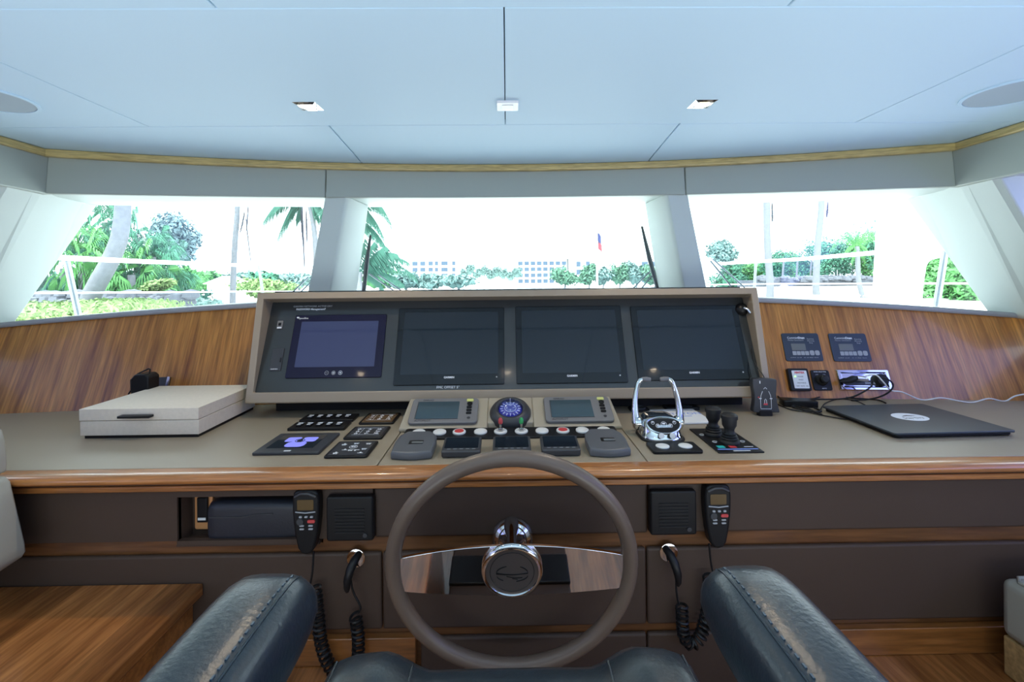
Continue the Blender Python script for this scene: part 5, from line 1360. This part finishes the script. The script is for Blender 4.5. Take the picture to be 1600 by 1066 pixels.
for k, (x0, x1, y0, lm) in enumerate(((288, 350, 424, leaf_green), (338, 400, 425, leaf_far), (392, 450, 424, leaf_mint), (440, 492, 426, leaf_far))):
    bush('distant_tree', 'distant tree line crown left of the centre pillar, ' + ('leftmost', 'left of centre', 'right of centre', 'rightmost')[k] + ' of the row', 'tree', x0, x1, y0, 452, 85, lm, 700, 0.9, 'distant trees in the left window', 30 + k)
t = thing('small_house', 'low house with pale hipped roof among the distant trees', 'house', at_y(345, 442, 70)); t.location.z = ZG
hw = 2.6
m = MB(); m.box(-hw * 0.8, hw * 0.8, 0, 4, 0, 1.9); m.obj('wall', stucco, t)
m = MB(); m.add([(-hw, -0.4, 1.8), (hw, -0.4, 1.8), (hw, 4.4, 1.8), (-hw, 4.4, 1.8), (-hw * 0.4, 2, 3.0), (hw * 0.4, 2, 3.0)], [(0, 1, 5, 4), (1, 2, 5), (2, 3, 4, 5), (3, 0, 4), (0, 3, 2, 1)]); m.obj('roof', sand, t, smooth=0)
# centre window
palm('coconut_palm', 'coconut palm with long arching fronds behind the left centre pillar', [(548, 380), (552, 440)], 13, 0.10, (540, 345),
     [(612, 352, 0.75), (600, 330, 0.7), (600, 372, 0.55), (606, 392, 0.35), (520, 350, 0.4), (500, 340, 0.5), (585, 300, 0.5), (540, 270, 0.3), (580, 410, 0.2), (510, 300, 0.4)], leaf=0.55)
palm('coconut_palm', 'low young palm with feathery fronds at the left of the centre window', [(560, 440), (562, 455)], 12, 0.10, (562, 425),
     [(604, 385, 0.10), (622, 398, 0.22), (640, 412, 0.30), (652, 436, 0.35), (632, 446, 0.18), (600, 452, 0.15), (585, 378, 0.1), (570, 372, 0.1), (612, 420, 0.2), (540, 380, 0.1), (595, 440, 0.1), (520, 400, 0.2)], leaf=0.36, nl=20)
for k, (x0, x1, y0, lm) in enumerate(((560, 625, 420, leaf_green), (600, 665, 424, leaf_far), (645, 700, 427, leaf_far), (685, 745, 428, leaf_far))):
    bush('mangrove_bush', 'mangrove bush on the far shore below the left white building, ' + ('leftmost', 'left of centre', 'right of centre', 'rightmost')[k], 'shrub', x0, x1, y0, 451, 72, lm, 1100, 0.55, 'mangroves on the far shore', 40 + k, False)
def block(label, x0, x1, ytop, Y, cols, floors, roofm, over=0.6):
    a = at_y(x0, ytop, Y); b = at_y(x1, ytop, Y); w_ = b.x - a.x; h_ = a.z - ZG
    t = thing('apartment_building', label, 'building', ((a.x + b.x) / 2, Y, ZG))
    m = MB(); m.box(-w_ / 2, w_ / 2, 0, 14, 0, h_); m.obj('wall', stucco, t)
    m = MB(); m.add([(-w_ / 2 - over, -over, h_), (w_ / 2 + over, -over, h_), (w_ / 2 + over, 14 + over, h_), (-w_ / 2 - over, 14 + over, h_), (-w_ / 2 + 3, 7, h_ + 2.2), (w_ / 2 - 3, 7, h_ + 2.2)],
                    [(0, 1, 5, 4), (1, 2, 5), (2, 3, 4, 5), (3, 0, 4), (0, 3, 2, 1)]); m.obj('roof', roofm, t, smooth=0)
    fh = (h_ - 1.2) / floors
    for c0, c1 in cols:
        for f_ in range(floors):
            xa = -w_ / 2 + w_ * c0; xb = -w_ / 2 + w_ * c1; z0 = 0.9 + f_ * fh
            m = MB(); m.box(xa, xb, -0.12, 0.05, z0, z0 + fh * 0.68); bo = m.obj('balcony_opening', win_dark, t)
            m = MB(); m.box(xa, xb, -0.5, -0.13, z0 - 0.15, z0 + 0.10); m.obj('balcony_slab', stucco, bo)
    return t
block('white four storey building left of the centre window middle', 634, 718, 405, 175, [(.12, .22), (.27, .36), (.42, .50), (.54, .60), (.66, .78), (.86, .92)], 4, sand)
block('long white balconied building right of the centre window middle', 808, 886, 405, 178, [(.02 + i * .125, .11 + i * .125) for i in range(8)], 4, sand)
block('plain white building wing with red grey roof edge beside the balconied one', 888, 930, 404, 180, [(.3, .45), (.65, .8)], 3, stucco)
block('low white building at the right end of the centre window', 998, 1045, 404, 150, [(.1, .3), (.4, .6), (.7, .9)], 3, stucco)
for k in range(9):
    px = 724 + k * 10.5; yy = [418, 411, 416, 412, 418, 414, 417, 420, 415][k]
    bush('cabbage_palm', 'small far cabbage palm between the two white buildings, ' + ['first', 'second', 'third', 'fourth', 'fifth', 'sixth', 'seventh', 'eighth', 'ninth'][k] + ' from the left', 'palm tree',
         px - 8, px + 8, yy, yy + 20, 140, leaf_far, 420, 0.45, 'far palms between the buildings', 50 + k)
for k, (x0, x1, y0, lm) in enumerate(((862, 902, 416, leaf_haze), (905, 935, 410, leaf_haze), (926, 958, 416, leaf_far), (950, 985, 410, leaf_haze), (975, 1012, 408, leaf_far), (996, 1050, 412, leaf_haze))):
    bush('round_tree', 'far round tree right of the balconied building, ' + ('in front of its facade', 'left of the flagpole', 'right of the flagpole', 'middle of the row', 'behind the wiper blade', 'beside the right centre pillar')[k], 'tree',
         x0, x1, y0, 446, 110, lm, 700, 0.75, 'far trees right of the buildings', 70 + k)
# flag
t = thing('flagpole', 'white flagpole rising over the far shore right of centre', 'flagpole', at_y(933, 440, 60)); t.location.z = ZG
hp = at_y(931, 357, 60).z - ZG
m = MB(); m.tube([(0, 0, 0), (0, 0, hp)], [0.16, 0.10], 10); m.obj('pole', gel, t)
m = MB(); m.lathe([(0.01, -0.15), (0.15, 0), (0.01, 0.15)], 12, c=(0, 0, hp + 0.1)); m.obj('finial', gel, t)
fo = thing('hanging_flag', 'limp blue and red striped flag hanging from the flagpole', 'flag', (t.location.x, 59.8, at_y(933, 363, 60).z))
def flag_geo(x0, x1, z0, z1):
    m = MB(); n = 8
    v = []; f = []
    for j in range(2):
        for i in range(n + 1):
            u = i / n; v.append((0.10 + (x0 + (x1 - x0) * u) * 0.55, 0.12 * math.sin(u * 9), (z0 if j else z1) - 0.5 * u))
    m.add(v + [(a, b + 0.02, c) for a, b, c in v], [(i, i + 1, n + 2 + i, n + 1 + i) for i in range(n)] + [(2 * n + 2 + i, 3 * n + 3 + i, 3 * n + 4 + i, 2 * n + 3 + i) for i in range(n)])
    return m
flag_geo(0, 0.8, -1.2, 0).obj('canton', mat('flag blue', (0.05, 0.06, 0.18), 0.8), fo)
flag_geo(0.1, 0.95, -2.2, -1.2).obj('stripes', mat('flag red', (0.40, 0.07, 0.09), 0.8), fo)
# right window
palm('tall_palm', 'pale palm trunk left of two in the right window', [(1198, 315), (1199, 380), (1203, 440), (1203, 462)], 17, 0.125, (1197, 160), [], bm_=bark_pale, auto=8, alen=2.0, leaf=0.5, dry=((1206, 310, 1207, 345),))
palm('tall_palm', 'pale palm trunk right of two in the right window', [(1284, 312), (1278, 380), (1275, 440), (1276, 468)], 17, 0.115, (1288, 160), [], bm_=bark_pale, auto=8, alen=2.0, leaf=0.5, dry=((1294, 310, 1291, 338),))
palm('young_palm', 'bright green young palm before the trees in the right window', [(1340, 400), (1342, 440), (1349, 470)], 14, 0.07, (1339, 385),
     [(1336, 345, 0.05), (1345, 352, 0.05), (1300, 378, 0.25), (1295, 395, 0.35), (1375, 368, 0.25), (1385, 385, 0.3), (1315, 405, 0.2), (1362, 405, 0.2), (1330, 412, 0.1), (1352, 410, 0.1), (1322, 362, 0.1), (1358, 358, 0.1)], lm=leaf_green, bm_=bark_pale, leaf=0.22, nl=11)
bush('pale_tree', 'pale airy tree at the left of the right window', 'tree', 1104, 1152, 374, 412, 60, leaf_far, 1300, 0.36, seed=81)
block('small white house with blue windows in the right window', 1140, 1186, 397, 95, [(.15, .45), (.5, .62)], 1, stucco, 0.3)
RT = [(1112, 1165, 412, 448, 60, leaf_mint), (1150, 1205, 410, 448, 60, leaf_green), (1186, 1232, 390, 442, 55, leaf_mint), (1222, 1262, 388, 442, 55, leaf_green), (1250, 1290, 376, 440, 50, leaf_mint), (1280, 1330, 370, 440, 42, leaf_mint),
      (1320, 1375, 362, 440, 42, leaf_green), (1350, 1410, 345, 440, 38, leaf_mint), (1420, 1500, 385, 478, 16, leaf_green), (1455, 1575, 398, 500, 13, leaf_green)]
wl = ['low one beside the centre pillar', 'low one under the small house', 'left of the first pale trunk', 'right of the first pale trunk', 'left of the second pale trunk', 'right of the second pale trunk', 'behind the young palm', 'tallest beside the white wing',
      'through the arch of the white wing', 'beside the right pillar']
for k, (x0, x1, y0, y1, Y, lm) in enumerate(RT):
    bush('shore_tree', 'green shore tree in the right window, ' + wl[k], 'tree', x0 - 6, x1 + 6, y0 - 3, y1 + 4, Y, lm, 2200, (x1 - x0) * Y / 711 * 0.062, 'shore trees in the right window', 90 + k)
for k in range(7):
    px = 1225 + k * 22; p = at_y(px, 400, 44)
    m = MB(); m.tube([(p.x, 44.5, ZG), (p.x + 0.3, 44.5, p.z - 0.2)], 0.09, 7)
    tag(m.obj('tree_trunk', bark_pale), 'slim pale trunk among the shore trees, ' + ['leftmost', 'second from left', 'third from left', 'middle', 'third from right', 'second from right', 'rightmost'][k], 'tree trunk', 'slim trunks among the shore trees')
m = MB(); rr = random.Random(8)
for k in range(240):
    px = 1185 + 200 * rr.random(); Y = 36 + rr.random() * 4; p = at_y(px, 433 + 6 * rr.random(), Y); s = 0.12 + 0.25 * rr.random()
    m.lathe([(0.01, -s * 0.7), (s, -s * 0.3), (s * 0.8, s * 0.4), (0.01, s * 0.6)], 6, c=(p.x, p.y, p.z))
m.box(at_y(1180, 440, 38).x, at_y(1395, 440, 38).x, 36.5, 41, ZG, at_y(1290, 437, 38).z)
tag(m.obj('rock_wall', rockm, smooth=0), 'low grey rock sea wall in the right window', 'rocks', None, 'stuff')
for k, (px, py, Y) in enumerate(((1225, 448, 14), (1258, 453, 13), (1293, 459, 12), (1323, 462, 11.5), (1336, 463, 11), (1357, 464, 11), (1372, 465, 10.5))):
    p = at_y(px, py, Y); m = MB(); m.tube([(p.x, Y, ZG), (p.x, Y, p.z)], 0.10, 10); m.lathe([(0.11, 0), (0.12, 0.02), (0.0, 0.10)], 10, c=(p.x, Y, p.z))
    tag(m.obj('dock_piling', mat('weathered wood', (0.35, 0.36, 0.40), 0.9) if k == 0 else MATS['weathered wood']), 'grey dock piling over the sill of the right window, ' + ['leftmost', 'second from left', 'third from left', 'middle', 'third from right', 'second from right', 'rightmost'][k], 'piling', 'dock pilings beyond the right window')
